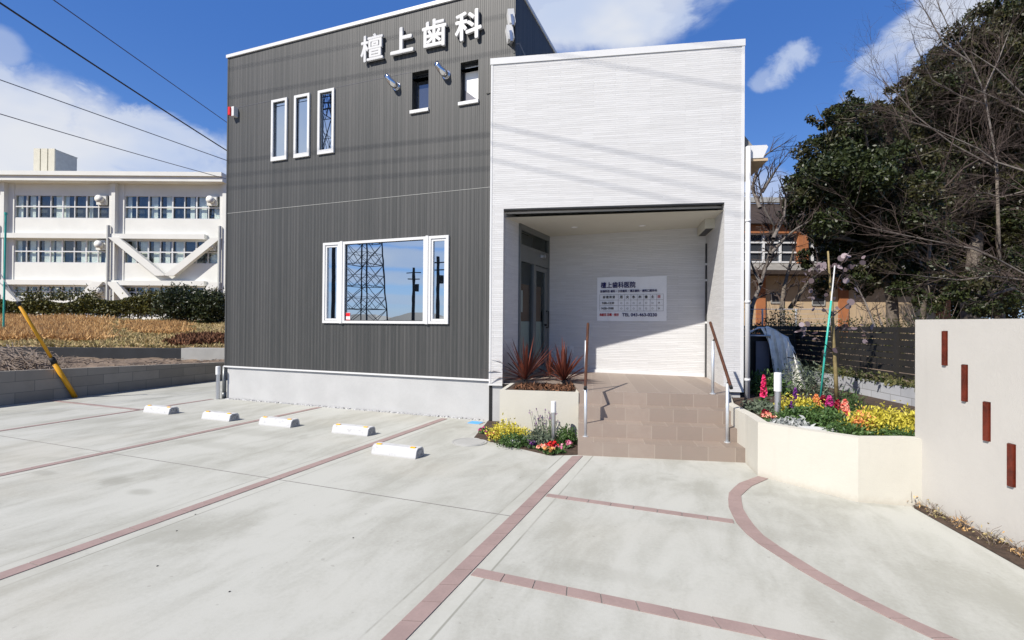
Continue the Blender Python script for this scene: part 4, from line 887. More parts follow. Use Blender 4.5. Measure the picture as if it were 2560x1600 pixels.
# right planter plants
def rp_(px, py, z=.50): p = gp(px, py, z); return (p.x, p.y, z)
spike('pink_flower_spike', 'tall magenta flower spike near the white downpipe', 'flower', rp_(1909, 1020), .43, .036, 'p_pink')
bush('grey_shrub', 'grey green leafy plant at the left end of the raised planter', 'shrub', rp_(1900, 1030), .20, .14, 520, .055, 'leaf_grey')
bush('grey_shrub', 'grey green plant under the white bollard head', 'shrub', rp_(1925, 1038), .16, .12, 380, .05, 'leaf_grey')
primrose(rp_(1922, 1052), 'p_coral', 'red and white primrose by the foot of the planter bollard'); primrose(rp_(1914, 1043), 'p_wine', 'dark red primrose left of the planter bollard')
spike('violet_flower_spike', 'deep violet flower spike between yellow shrubs', 'flower', rp_(1988, 1030), .30, .03, 'p_violet'); spike('violet_flower_spike', 'short violet flower spike in front of yellow shrub', 'flower', rp_(1978, 1046), .20, .025, 'p_violet')
bush('yellow_shrub', 'yellow shrub right behind the planter bollard', 'shrub', rp_(1968, 1036), .17, .20, 750, .038, 'leaf_yellow', None, .4, .5)
bush('yellow_shrub', 'yellow shrub in front of the teal stake', 'shrub', rp_(2012, 1036), .20, .20, 900, .038, 'leaf_yellow', None, .4, .5)
bush('green_foliage', 'green leafy plant at the front of the raised planter centre', 'shrub', rp_(1995, 1058), .24, .17, 1500, .042, 'leaf_green'); bush('green_foliage', 'green leafy plant below the snapdragons', 'shrub', rp_(2050, 1064), .26, .18, 1600, .042, 'leaf_green'); bush('green_foliage', 'feathery green plant between the snapdragons and grey blocks', 'shrub', rp_(2128, 1032), .17, .26, 700, .05, 'leaf_green', None, .2, .8)
for px, py, h, mt, lb in ((2040, 1035, .24, 'p_orange', 'peach coloured snapdragon next to the teal stake'), (2074, 1040, .24, 'p_mag', 'magenta snapdragon beside the young tree trunk'), (2094, 1042, .20, 'p_wine', 'wine red snapdragon at the young tree foot'), (2058, 1030, .21, 'p_wine', 'dark red snapdragon behind the peach one'), (2112, 1046, .22, 'p_coral', 'coral and white snapdragon right of the trunk'), (2115, 1062, .20, 'p_coral', 'lower coral snapdragon nearest the yellow shrub')):
    spike('snapdragon', lb, 'snapdragon', rp_(px, py), h, .040, mt, 'snapdragons in the raised planter', .45)
bush('yellow_euonymus', 'large yellow variegated shrub in the planter against tall wall', 'shrub', rp_(2195, 1080), .27, .24, 2400, .045, 'leaf_yellow', None, .35, .5); bush('yellow_euonymus', 'yellow variegated shrub touching the tall wall', 'shrub', rp_(2262, 1080), .19, .21, 1500, .042, 'leaf_yellow', None, .35, .5)
bush('small_red_shrub', 'small orange red leaved shrub left of the yellow variegated one', 'shrub', rp_(2160, 1082), .12, .20, 300, .045, 'p_orange', None, .4, .5)
bush('green_foliage', 'dark green low plant under the yellow variegated shrub', 'shrub', rp_(2225, 1094), .22, .09, 900, .04, 'leaf_green'); bush('green_foliage', 'low green plant in the planter corner by the tall wall', 'shrub', rp_(2120, 1088), .22, .10, 800, .04, 'leaf_green')
bush('silver_ragwort', 'silver leaved plant at the planter edge below the bollard', 'plant', rp_(1950, 1064), .09, .07, 160, .06, 'leaf_silver', None, .3, .5); bush('silver_ragwort', 'larger silver leaved plant at the planter edge', 'plant', rp_(1990, 1070), .13, .08, 260, .07, 'leaf_silver', None, .3, .5)
mb = MB(); c0 = rp_(2050, 1082); pts = []
for k in range(18): a = 2*math.pi*k/18; pts.append((c0[0]+.17*math.cos(a)*(1+.12*math.sin(3*a)), c0[1]+.10*math.sin(a)*(1+.15*math.cos(2*a))))
mb.prism(pts, .50, .545); tag(mb.build('white_stone', 'stone_white', bevel=.015), 'flat white stone lying on the planter edge beside silver plants', 'stone')
bush('dark_shrub', 'dusky grey leaved shrub between the covered cart and the teal stake', 'shrub', rp_(2015, 985), .45, .50, 1100, .07, 'leaf_grey', None, .25, .4); bush('dark_shrub', 'dark leafy shrub at the foot of the covered cart', 'shrub', rp_(1915, 985), .35, .35, 800, .08, 'leaf_green', None, .3, .4)
# dry weeds in the strip under the tall wall
for i, (s, lb) in enumerate(((.03, 'dry spindly weed tuft at the planter end of soil strip'), (.28, 'dry weed tuft below the second timber slat'), (.52, 'yellowish weed tuft mid way along the soil strip'), (.78, 'dry weed tuft below the lowest timber slat'), (1.0, 'dry weed tuft at the picture edge of the soil strip'))):
    c = Vector(tf(s, -.045, .006)); t = thing('dry_weed', lb, 'weed', tuple(c), 0, 'dry weeds along the tall wall'); mb = MB()
    for k in range(20):
        a = random.uniform(0, 6.28); l = random.uniform(.05, .17); pth = [c+Vector((random.gauss(0, .035), random.gauss(0, .05), 0))]
        dv = Vector((.5*math.cos(a), .5*math.sin(a), random.uniform(.5, 1.1))).normalized()
        for q in range(3): pth.append(pth[-1]+dv*l/3+Vector((random.gauss(0, .006), random.gauss(0, .006), 0))); dv = (dv+Vector((random.gauss(0, .3), random.gauss(0, .3), -.15))).normalized()
        mb.tube(pth, [.0022, .0018, .0014, .001], 4, False)
    mb.build('stalks', 'stick', t)
    pts = [np.array(c)+np.array([random.gauss(0, .04), random.gauss(0, .06), abs(random.gauss(0, .035))]) for _ in range(60)]; leaf_obj('leaves', pts, .03, ('dry', 'dry_green')[i % 2], t, .35)

# young staked tree
yt = rp_(2092, 1001); tr = thing('young_tree', 'young tree with thin yellowish trunk and round purple leaves in the planter', 'tree', yt)
dY = (Vector(yt)-EYEP).dot(fw)
tk = [at(2092, 1003, dY), at(2089, 930, dY), at(2083, 840, dY), at(2080, 760, dY), at(2074, 690, dY), at(2070, 628, dY)]
MB().tube(tk, [.030, .027, .024, .02, .016, .012], 10).build('trunk', 'bamboo', tr, smooth=True)
mb = MB(); lp = []
for (x0, y0, pts) in ((2080, 740, [(2100, 690), (2120, 670), (2170, 650)]), (2078, 700, [(2110, 650), (2130, 620)]), (2082, 800, [(2050, 760), (2020, 720), (2010, 680)]), (2083, 830, [(2110, 810), (2150, 815), (2170, 850)]), (2085, 880, [(2050, 850), (2010, 830), (1990, 825)]), (2076, 690, [(2050, 660), (2040, 680)]), (2082, 790, [(2120, 760), (2150, 740)])):
    pth = [at(x0, y0, dY)]+[at(x, y, dY+random.uniform(-.35, .35)) for x, y in pts]; mb.tube(pth, [.008, .006, .004, .003][:len(pth)], 5, False)
    for a_, b_ in zip(pth[:-1], pth[1:]):
        for k in range(5): lp.append(np.array(a_.lerp(b_, random.random()))+RNG.normal(size=3)*.05)
mb.build('branches', 'twig', tr); lo = leaf_obj('leaves', lp, .075, 'leaf_purple', tr, .95, sides=8)
sd = dY-.12; st_ = thing('tree_stake', 'teal green stake leaning on the young planter tree', 'stake', tuple(at(2051, 995, sd)))
MB().tube([at(2051, 995, sd), at(2064, 870, sd), at(2078, 752, sd)], .014, 10).build('pole', 'stake', st_, smooth=True); MB().tube([at(2078, 752, sd), at(2082, 715, sd), at(2087, 664, sd)], .009, 8).build('tip_tie', 'white_paint', st_)

# ------------------------------------------------------------------ cart under a tarpaulin, low block wall, slat fence
dc = 8.7
ct = thing('covered_cart', 'dark wheeled cart half hidden under a grey tarpaulin behind white porch wall', 'cart', tuple(at(1915, 1000, dc)))
c0 = at(1915, 1000, dc); zc0 = .45
def cf(px, d, z): p = at(px, 800, d); return (p.x, p.y, z)
mb = MB()
for px in (1872, 1936): mb.tube([cf(px, dc, .45), cf(px, dc, 1.45)], .03, 8)
mb.box(1866, 1942, dc+.05, dc+.9, .5, 1.42, fr=lambda x, y, z: cf(x, y, z)); mb.build('body', 'black', ct)
MB().box(1890, 1924, dc-.02, dc+.05, .62, 1.30, fr=lambda x, y, z: cf(x, y, z)).build('door_panel', 'panel_grey', ct)
MB().tube([cf(1873, dc-.05, 1.36), cf(1873, dc-.16, 1.40), cf(1925, dc-.16, 1.40), cf(1925, dc-.05, 1.33)], .018, 10).build('handle', 'steel', ct, smooth=True)
for px in (1868, 1934): MB().tube([cf(px, dc+.1, .55), cf(px+6, dc+.1, .55)], .11, 16).build('wheel', 'black', ct)
tpz = thing('tarpaulin', 'grey tarpaulin draped in folds over the dark cart', 'tarpaulin', tuple(at(1960, 1000, dc)))
mb = MB(); prof = [(1868, 838), (1880, 828), (1900, 820), (1920, 818), (1945, 828), (1965, 845), (1978, 868), (1985, 885), (1995, 905), (2005, 930), (2012, 960), (2020, 1000)]
rows = 9
grid = []
for j in range(rows):
    row = []
    for i, (px, py) in enumerate(prof):
        p = at(px, py, dc+.95*j/(rows-1)-.08); f_ = .03*math.sin(i*2.1+j*.5)+.02*math.sin(j*1.9+i); row.append(p+Vector((f_, f_*.5, .02*math.sin(i*1.7+j*2.2))))
    grid.append(row)
for j in range(rows-1):
    for i in range(len(prof)-1): mb.poly([grid[j][i], grid[j][i+1], grid[j+1][i+1], grid[j+1][i]])
# front drape with folds
cols = 22; rws = 8; G2 = []
for j in range(rws):
    row = []
    for i in range(cols):
        s = i/(cols-1); px_t = 1902+(1985-1902)*s; py_t = np.interp(px_t, [p[0] for p in prof], [p[1] for p in prof]); px_b = 1930+(2022-1930)*s; yy = py_t+(1000-py_t)*j/(rws-1); xx = px_t+(px_b-px_t)*(j/(rws-1))**.8
        if s < .12: xx += 20*math.sin(j/(rws-1)*3.1)
        p = at(xx, yy, dc-.10+.055*math.sin(s*26+.5*math.sin(j))*min(1, j/3)-.05*j/rws); row.append(p)
    G2.append(row)
for j in range(rws-1):
    for i in range(cols-1): mb.poly([G2[j][i], G2[j+1][i], G2[j+1][i+1], G2[j][i+1]])
mb.build('sheet', 'tarp', tpz, smooth=True)
MB().tube([at(1968, 893, dc-.2), at(1990, 898, dc-.22), at(2003, 902, dc-.16)], .008, 6).build('cord', 'black', tpz)

def bf(s, t, z): p = bwb + ubw*s + Vector((-ubw.y, ubw.x, 0))*t; return (p.x, p.y, z)
lb_ = MB().box(-1.2, 9.5, -.12, 0, .30, .735, fr=bf).build('block_wall', 'greyblock'); tag(lb_, 'low wall of smooth grey blocks behind the raised planter', 'wall')
sf_ = thing('slat_fence', 'dark brown horizontal slat fence standing behind the low grey block wall', 'fence', bf(0, -.25, .7))
mb = MB(); zz = .80
while zz < 1.50: mb.box(-1.2, 9.5, -.30, -.275, zz, zz+.082, fr=bf); zz += .0975
mb.build('slats', 'fence', sf_)
for s in (-.6, .9, 2.4, 3.9, 5.4, 6.9, 8.4): MB().box(s-.03, s+.03, -.275, -.235, .6, 1.56, fr=bf).build('post', 'fence', sf_)

P = np.array([bf(random.uniform(-1.2, 6), random.uniform(-.24, .02) - .0, .72+abs(random.gauss(0, .06))) for _ in range(2600)])
tag(leaf_obj('ground_cover', P, .075, 'leaf_shrub', None, .4, upness=.4), 'yellow green ground cover growing between block wall and slat fence', 'ground cover', None, 'stuff')
# terrain behind the fence on the right
def tgrid(name, r0, r1, d0, d1, fz, nr, nd, mat):
    mb = MB(); i0 = 0
    for j in range(nd+1):
        for i in range(nr+1):
            r_ = r0+(r1-r0)*i/nr; d_ = d0+(d1-d0)*j/nd; mb.v.append(tuple(V(r_, d_, fz(r_, d_))))
    for j in range(nd):
        for i in range(nr): a = j*(nr+1)+i; mb.f.append((a, a+1, a+nr+2, a+nr+1))
    return tag(mb.build(name, mat, smooth=True), kind='structure')
tgrid('terrain', 4.9, 60, 8.2, 60, lambda r_, d_: .5+.3*min(1, max(0, (d_-10)/8)) if r_ > 5 else .45, 30, 30, 'dirt')

# shrubs behind the fence
k = 0
for px, py, d, rad, mt, lb in ((1885, 815, 11.5, .55, 'leaf_shrub', 'pale leafy undergrowth beside the downpipe'), (1945, 800, 12.5, .7, 'leaf_shrub', 'light green shrub under the small square window'), (1960, 775, 13, .55, 'leaf_dark', 'dark evergreen shrub below the square window'), (2015, 812, 12, .6, 'leaf_olive', 'olive undergrowth behind the tarpaulin'),
                               (2075, 805, 12.5, .7, 'leaf_shrub', 'straggly undergrowth behind the staked tree'), (2140, 800, 12, .6, 'leaf_olive', 'reddish olive undergrowth above the slat fence'), (2200, 795, 12.5, .65, 'leaf_shrub', 'thin undergrowth right of the fence post'), (2265, 798, 12, .65, 'leaf_olive', 'dark undergrowth by the tall wall corner'), (2330, 770, 13, .8, 'leaf_dark', 'dark shrub peeking over the tall wall')):
    p = at(px, py, d); z0 = .55
    t = thing('undergrowth_shrub', lb, 'shrub', (p.x, p.y, z0), 0, 'undergrowth behind the fence')
    h = max(.5, p.z-z0+.12); pts = blob((0, 0, 0), 1, 900, .2); pts[:, 2] = pts[:, 2]*.5+.5; pts = pts*np.array([rad, rad, h])+np.array([p.x, p.y, z0]); leaf_obj('foliage', pts, .085, mt, t, .35)
    mb = MB()
    for q in range(12): a = random.uniform(0, 6.28); mb.tube([(p.x, p.y, z0), (p.x+rad*.8*math.cos(a), p.y+rad*.8*math.sin(a), z0+h*random.uniform(.8, 1.25))], [.010, .003], 4, False)
    mb.build('stems', 'stick', t)
# wire fence
wfn = thing('wire_fence', 'thin grey wire fence with round posts before the terracotta house', 'fence', tuple(at(1960, 830, 13.5)))
for px in (1840, 1906, 1990, 2075): MB().tube([at(px, 860, 13.5), at(px, 772, 13.5)], .022, 8).build('post', 'galv', wfn)
mb = MB()
for y in (773, 785, 797, 809, 821): mb.tube([at(1800, y, 13.5), at(2100, y, 13.5)], .010 if y == 773 else .004, 5)
mb.build('wires', 'galv', wfn)

# ------------------------------------------------------------------ terracotta house on the right
DH = 27.0; sc = FPX/DH
def hz(py, px=2000): return at(px, py, DH).z
def hx(px): return (at(px, 800, DH)).dot(FR)
house = thing('terracotta_house', 'two storey house of orange timber and beige walls half hidden by trees', 'house', tuple(V(hx(1980), DH, .6)), YAW)
def hb(mb, px0, px1, d0, d1, py0, py1): return mb.box(hx(px0), hx(px1), DH+d0, DH+d1, hz(py1), hz(py0), fr=lambda x, y, z: tuple(V(x, y, z)))
hb(MB(), 1700, 2372, 0, 6, 684, 860).build('wall', 'beige', house)
hb(MB(), 1700, 2130, .9, 6, 552, 684).build('upper_wall', 'terracotta', house)
mb = MB(); x0, x1 = hx(1690), hx(2140)
mb.poly([V(x0, DH+.3, hz(556)), V(x1, DH+.3, hz(556)), V(x1, DH+3.5, hz(470)), V(x0, DH+3.5, hz(470))]); mb.poly([V(x0, DH+.3, hz(556)), V(x0, DH+3.5, hz(470)), V(x0, DH+6.8, hz(556))]); mb.poly([V(x0, DH+.3, hz(556)-.02), V(x0, DH+6, hz(556)-.02), V(x1, DH+6, hz(556)-.02), V(x1, DH+.3, hz(556)-.02)])
mb.build('roof', 'brown_roof', house); hb(MB(), 1690, 2140, 3.3, 3.6, 470-16, 470-2).build('ridge_cap', 'kerb_light', house)
hb(MB(), 1700, 2100, .55, .9, 550, 578).build('beam', 'terracotta', house)
for px0, px1 in ((1740, 2010), (2038, 2110)):
    o = MB()
    for y in (579, 601, 626, 651): hb(o, px0, px1, .74, .80, y-2, y+2)
    x = px0+14
    while x < px1: hb(o, x-2.5, x+2.5, .73, .81, 577, 653); x += 43
    o = o.build('window', 'white_metal', house); hb(MB(), px0, px1, .82, .89, 578, 653).build('pane', 'dim_glass', o)
hb(MB(), 2012, 2037, .6, .9, 578, 654).build('post', 'terracotta', house)
mb = MB(); mb.poly([V(hx(1690), DH-.9, hz(682)), V(hx(2380), DH-.9, hz(682)), V(hx(2380), DH+.9, hz(652)), V(hx(1690), DH+.9, hz(652))]); mb.build('lower_roof', 'grey_roof', house)
hb(MB(), 1690, 2380, -.95, -.85, 680, 690).build('fascia', 'brown_roof', house); mb = MB(); mb.poly([V(hx(1690), DH-.9, hz(690)), V(hx(1690), DH, hz(690)), V(hx(2380), DH, hz(690)), V(hx(2380), DH-.9, hz(690))]); mb.build('soffit', 'brown_roof', house)
for px0, px1 in ((1889, 1911), (2095, 2118), (2340, 2372)): hb(MB(), px0, px1, -.12, -.002, 690, 860).build('post', 'terracotta', house)
for px0, px1, y0, y1 in ((1926, 1951, 734, 759), (2029, 2062, 735, 764)):
    o = MB(); hb(o, px0, px1, -.05, -.003, y0, y0+2); hb(o, px0, px1, -.05, -.003, y1-3, y1); hb(o, px0, px0+2, -.05, -.003, y0, y1); hb(o, px1-2, px1, -.05, -.003, y0, y1)
    o = o.build('window', 'kerb_light', house); hb(MB(), px0+2, px1-2, -.02, -.006, y0+2, y1-3).build('pane', 'interior', o)

# ------------------------------------------------------------------ trees on the right
def evergreen(name, label, clumps, d, base, trunk, mat1, mat2, size, dens, group):
    t = thing(name, label, 'tree', tuple(base), 0, group); k = d/FPX
    P1, P2 = [], []; mb = MB(); tkp = [Vector(p) for p in trunk[0]]; mb.tube(tkp, trunk[1], 10)
    for (px, py, r) in clumps:
        dd = d+random.uniform(-1.4, 1.4); c = np.array(at(px, py, dd)); R_ = r*k
        # a clump is a set of smaller sprays, so the outline breaks up
        ns = max(9, int(13*(R_/1.1)**1.7))
        dirs = RNG.normal(size=(ns, 3)); dirs /= np.linalg.norm(dirs, axis=1)[:, None]
        for dv in dirs:
            cc = c+dv*R_*RNG.uniform(.30, .90); rr = min(.75, R_*RNG.uniform(.25, .42))
            n = int(dens*rr*rr); pts = blob(cc, rr, n, .15, .75); (P1 if RNG.random() < .65 else P2).append(pts)
            a = Vector(tkp[-1]).lerp(tkp[-2], random.random()); 
        a = tkp[-1].lerp(tkp[max(0, len(tkp)-2)], random.random()); cv = Vector(c)
        mid = a.lerp(cv, .5)+Vector((random.uniform(-.4, .4), random.uniform(-.4, .4), random.uniform(-.1, .4))); mb.tube([a, mid, cv], [trunk[1][-1]*.6, .05, .02], 6, False)
        for q in range(5):
            dv = Vector(RNG.normal(size=3)).normalized(); mb.tube([cv, cv+dv*R_*.5, cv+dv*R_*.9+Vector((0, 0, .1))], [.02, .012, .005], 4, False)
    leaf_obj('crown', np.concatenate(P1), size, mat1, t, .48); leaf_obj('crown', np.concatenate(P2), size*.92, mat2, t, .48)
    mb.build('trunk', 'bark', t, smooth=True)
tb = at(2235, 860, 15.5); tb.z = .5
evergreen('evergreen_tree', 'dark glossy evergreen tree leaning over the terracotta house', [(2098, 330, 78), (2060, 410, 82), (2022, 498, 72), (2110, 480, 120), (2170, 330, 85), (2200, 430, 110), (2080, 590, 80), (2160, 590, 95), (2030, 655, 42), (1995, 560, 40), (2240, 560, 100), (2180, 660, 60), (2060, 300, 36), (2015, 420, 45), (1985, 470, 40), (2120, 265, 40), (2310, 600, 90), (2290, 690, 60), (2150, 520, 110), (2100, 640, 70), (2220, 620, 90), (2120, 580, 90), (2200, 520, 100), (2060, 540, 70), (2250, 480, 100), (2070, 700, 45), (2240, 690, 70), (2135, 690, 55), (2320, 710, 70), (2205, 700, 60), (2150, 400, 100), (2190, 280, 50), (2155, 290, 50), (2225, 330, 70), (2120, 300, 50), (2280, 500, 90), (2300, 560, 80), (2350, 660, 80), (2140, 350, 70), (2135, 690, 50), (2320, 715, 70), (2210, 705, 60), (2245, 400, 90), (1990, 500, 45), (2015, 460, 55)], 16, tb,
          ([tb, at(2230, 760, 15.5), at(2215, 650, 15.6), at(2170, 560, 16)], [.20, .16, .13, .09]), 'leaf_dark', 'leaf_olive', .125, 2300, 'evergreen trees on the right')
tb = at(2430, 880, 19); tb.z = .6
evergreen('evergreen_tree', 'tallest evergreen tree climbing out of the top right corner', [(2335, 235, 92), (2425, 172, 105), (2530, 120, 120), (2255, 290, 62), (2300, 340, 100), (2400, 330, 130), (2520, 300, 150), (2640, 280, 170), (2270, 420, 85), (2380, 480, 120), (2510, 480, 140), (2640, 480, 150), (2620, 120, 140), (2440, 620, 100), (2560, 640, 110), (2230, 250, 40), (2470, 60, 60), (2350, 430, 120), (2420, 420, 120), (2330, 540, 100), (2460, 540, 130), (2350, 650, 90), (2560, 380, 140), (2560, 220, 130), (2440, 260, 120), (2350, 290, 90), (2280, 240, 55), (2310, 190, 50), (2375, 130, 55), (2460, 110, 80), (2540, 40, 90), (2620, 30, 110), (2400, 240, 110), (2500, 220, 120), (2580, 560, 120), (2480, 600, 110), (2380, 600, 100), (2280, 360, 90), (2260, 500, 90)], 20, tb,
          ([tb, at(2425, 760, 19), at(2440, 600, 19.5), at(2470, 400, 20)], [.34, .28, .22, .16]), 'leaf_olive', 'leaf_dark', .145, 1300, 'evergreen trees on the right')
tb = at(2520, 880, 14); tb.z = .6
evergreen('evergreen_tree', 'low dark evergreen behind the tall rendered wall', [(2400, 720, 70), (2470, 740, 80), (2550, 720, 90), (2340, 745, 50), (2620, 700, 90), (2500, 670, 60)], 14, tb, ([tb, at(2500, 800, 14), at(2490, 740, 14)], [.16, .12, .08]), 'leaf_dark', 'leaf_olive', .12, 1300, 'evergreen trees on the right')

tb = at(2300, 840, 36); tb.z = .6
evergreen('evergreen_tree', 'distant dark evergreen clump behind the right end of the terracotta house', [(2150, 660, 60), (2250, 640, 90), (2350, 650, 90), (2440, 690, 80), (2400, 760, 70), (2520, 720, 90), (2560, 650, 90), (2480, 780, 60), (2180, 600, 60)], 36, tb,
          ([tb, at(2305, 740, 36), at(2300, 650, 36)], [.3, .25, .15]), 'leaf_dark', 'leaf_olive', .26, 330, 'evergreen trees on the right')
def grow(mb, p, d, ln, r, lvl, spread=.6, grav=0.0):
    n = 4; pts = [p]; dv = d.normalized()
    for i in range(n):
        dv = (dv+Vector((random.gauss(0, .16), random.gauss(0, .16), random.gauss(0, .16)+grav))).normalized(); pts.append(pts[-1]+dv*ln/n)
    mb.tube(pts, [r*(1-.55*i/n) for i in range(n+1)], 5 if r > .02 else 3, False)
    if lvl > 0:
        for k in range(random.choice((3, 4, 4, 5))):
            i = random.randint(1, n); q = pts[i]; ax = Vector((random.gauss(0, 1), random.gauss(0, 1), random.gauss(0, 1))).normalized()
            nd = (dv+ax*spread*random.uniform(.7, 1.4)).normalized(); grow(mb, q, nd, ln*random.uniform(.45, .75), r*.5, lvl-1, spread, grav)
def bare_tree(label, limbs, d, base, trunkr, tmat, lvl, tl, group='bare winter trees on the right', r0=.045):
    t = thing('bare_tree', label, 'tree', tuple(base), 0, group); mb, tw_ = MB(), MB()
    for pl in limbs:
        pts = []
        for k, (x, y) in enumerate(pl): pts.append(at(x, y, d+random.uniform(-.5, .5)+(.0 if k else 0)))
        n = len(pts); rad = [r0*(1-.75*i/(n-1)) for i in range(n)]; mb.tube([Vector(base)*0+pts[0]]+pts[1:], rad, 7, False)
        for i in range(1, n):
            for q in range(4):
                s = random.random(); p = pts[i-1].lerp(pts[i], s); dv = (pts[i]-pts[i-1]).normalized()
                ax = Vector((random.gauss(0, 1), random.gauss(0, 1), random.gauss(0, 1)+.25)).normalized(); grow(tw_, p, dv+ax*.8, tl*random.uniform(.6, 1.2), rad[i]*.45+.004, lvl, .65, .02)
        grow(tw_, pts[-1], pts[-1]-pts[-2], tl, rad[-1], lvl, .6)
    mb.build('limbs', tmat, t, smooth=True); tw_.build('twigs', 'twig', t)
    return t
bs = at(2790, 1000, 11); bs.z = .5
bt = bare_tree('bare tree whose pale limbs reach in from the right edge', [[(2780, 900), (2680, 760), (2560, 685), (2493, 648), (2432, 622), (2340, 604), (2260, 588), (2180, 570)], [(2780, 820), (2700, 640), (2620, 520), (2560, 478), (2502, 493), (2456, 480)], [(2780, 760), (2700, 560), (2560, 427), (2491, 405), (2444, 371), (2334, 322), (2271, 302)], [(2780, 700), (2680, 420), (2560, 280), (2500, 250), (2420, 215)],
                                                                           [(2780, 900), (2650, 800), (2560, 700), (2480, 690), (2400, 700), (2300, 690)], [(2780, 650), (2650, 330), (2560, 240), (2491, 172), (2428, 130)]], 11, bs, .2, 'pale_bark', 2, .95, r0=.030)
MB().tube([bs, at(2785, 850, 11), at(2780, 640, 11), at(2770, 300, 11)], [.2, .17, .14, .08], 10).build('trunk', 'pale_bark', bt, smooth=True)
bs = at(2500, 860, 17); bs.z = .6
bt = bare_tree('bare tree with twigs rising above the evergreen crown', [[(2491, 400), (2460, 230), (2428, 157), (2381, 88), (2345, 10), (2330, -40)], [(2428, 157), (2360, 110), (2320, 40), (2300, 5)], [(2460, 260), (2400, 240), (2330, 200), (2290, 120)], [(2491, 420), (2380, 360), (2290, 290), (2240, 230), (2195, 195)], [(2460, 230), (2500, 140), (2530, 60)]], 17, bs, .15, 'pale_bark', 2, 1.25, r0=.032)
MB().tube([bs, at(2498, 650, 17), at(2491, 400, 17)], [.08, .06, .04], 8).build('trunk', 'bark', bt, smooth=True)
bs = at(2300, 860, 15); bs.z = .6
bt = bare_tree('bare purplish twiggy tree in front of the tall evergreen', [[(2330, 560), (2320, 450), (2290, 380), (2250, 300), (2215, 235)], [(2330, 560), (2360, 420), (2390, 330), (2400, 250)], [(2330, 500), (2410, 420), (2480, 380), (2540, 330)], [(2320, 450), (2260, 420), (2200, 360), (2190, 330)], [(2330, 560), (2400, 520), (2470, 450)], [(2330, 560), (2260, 520), (2190, 490)]], 15, bs, .12, 'twig', 3, .9, r0=.032)
MB().tube([bs, at(2315, 700, 15), at(2330, 560, 15)], [.09, .07, .04], 8).build('trunk', 'bark', bt, smooth=True)
bs = at(1872, 850, 14); bs.z = .55
bt = bare_tree('slender bare tree standing between downpipe and terracotta house', [[(1878, 771), (1902, 710), (1921, 646), (1933, 597), (1935, 563), (1912, 526), (1902, 480), (1896, 440)], [(1925, 636), (1964, 594), (1991, 572), (2020, 555)], [(1933, 597), (1960, 540), (1965, 490), (1950, 450)], [(1900, 520), (1880, 470), (1904, 393), (1951, 364)], [(1902, 710), (1886, 680), (1872, 640)], [(1905, 480), (1930, 440), (1950, 410)]], 14, bs, .1, 'pale_bark', 1, .55, r0=.055)
MB().tube([bs, at(1874, 800, 14), at(1880, 765, 14)], [.085, .075, .06], 8).build('trunk', 'pale_bark', bt, smooth=True)
bs = at(1962, 850, 15); bs.z = .55
bt = bare_tree('second slender bare trunk just right of the square window', [[(1955, 770), (1960, 720), (1975, 660), (1990, 600)], [(1975, 770), (2000, 735), (2020, 705), (2040, 690)]], 15, bs, .1, 'bark', 1, .6, r0=.07)
MB().tube([bs, at(1955, 770, 15)], [.09, .07], 8).build('trunk', 'bark', bt, smooth=True)
bs = at(2180, 850, 12); bs.z = .55
bt = bare_tree('leaning pale sapling behind the slat fence', [[(2188, 820), (2165, 760), (2140, 710), (2130, 690)], [(2205, 815), (2195, 785), (2190, 760)]], 12, bs, .05, 'pale_bark', 1, .3, r0=.025)

# ------------------------------------------------------------------ left background: block wall, field, kerb, slope, hedge, school
mb = MB(); A_, B_ = (-12.09, -26), (-12.22, 26)
za, zb_ = .62, .47
pr = []
bw_ = MB(); fz = lambda y: .615-.148*(y-5.18)/(9.6-5.18) if y < 12 else .40
ys = [-26, 0, 3, 5.18, 7, 9.6, 11.5, 26]; fz = lambda y: max(.40, min(.66, .63-.034*(y-5.18)))
for i in range(len(ys)-1):
    a, b = ys[i], ys[i+1]; x = lambda y: -12.09-.028*(y-5.18)*.9
    bw_.poly([(x(a), a, -.1), (x(b), b, -.1), (x(b), b, fz(b)), (x(a), a, fz(a))]); bw_.poly([(x(a), a, fz(a)), (x(b), b, fz(b)), (x(b)-.12, b, fz(b)), (x(a)-.12, a, fz(a))]); bw_.poly([(x(b)-.12, b, -.1), (x(a)-.12, a, -.1), (x(a)-.12, a, fz(a)), (x(b)-.12, b, fz(b))])
tag(bw_.build('block_wall', 'blockwall'), 'weathered grey concrete block retaining wall along the left edge of the car park', 'wall')
def fieldz(r_, d_):
    if d_ < 15.2: return .43+.05*math.sin(r_*1.3+d_)
    return .73+ (1.62-.73)*min(1, (d_-15.2)/13.3) + .03*math.sin(r_*2.1+d_*1.7)
mb = MB(); nx_, ny_ = 90, 90
for j in range(ny_+1):
    for i in range(nx_+1):
        x = -12.22-32*(i/nx_)**1.6; y = -8+36*j/ny_; z = .43+.03*math.sin(x*2.3+y*1.1)+random.uniform(-.03, .045)*(i > 0)
        mb.v.append((x, y, z))
for j in range(ny_):
    for i in range(nx_): a = j*(nx_+1)+i; mb.f.append((a+1, a, a+nx_+1, a+nx_+2))
tag(mb.build('bare_soil', 'dirt', smooth=True), kind='structure')
tgrid('grass_slope', -60, 6, 15.2, 80, fieldz, 60, 50, 'slope')
kx = lambda px, d: (px-1280)/FPX*d
mb = MB(); mb.box(kx(-400, 15.1), kx(461, 15.1), 15.0, 15.3, .3, .755, fr=lambda x, y, z: tuple(V(x, y, z)))
tag(mb.build('kerb_wall', 'kerb_dark'), 'low dark retaining kerb below the dry grass slope', 'wall')
mb = MB(); mb.box(kx(462, 15.1), kx(640, 15.1), 14.95, 15.3, .3, .77, fr=lambda x, y, z: tuple(V(x, y, z)))
tag(mb.build('kerb_wall', 'kerb_light'), 'pale concrete end of the kerb next to the dark clinic wall', 'wall')
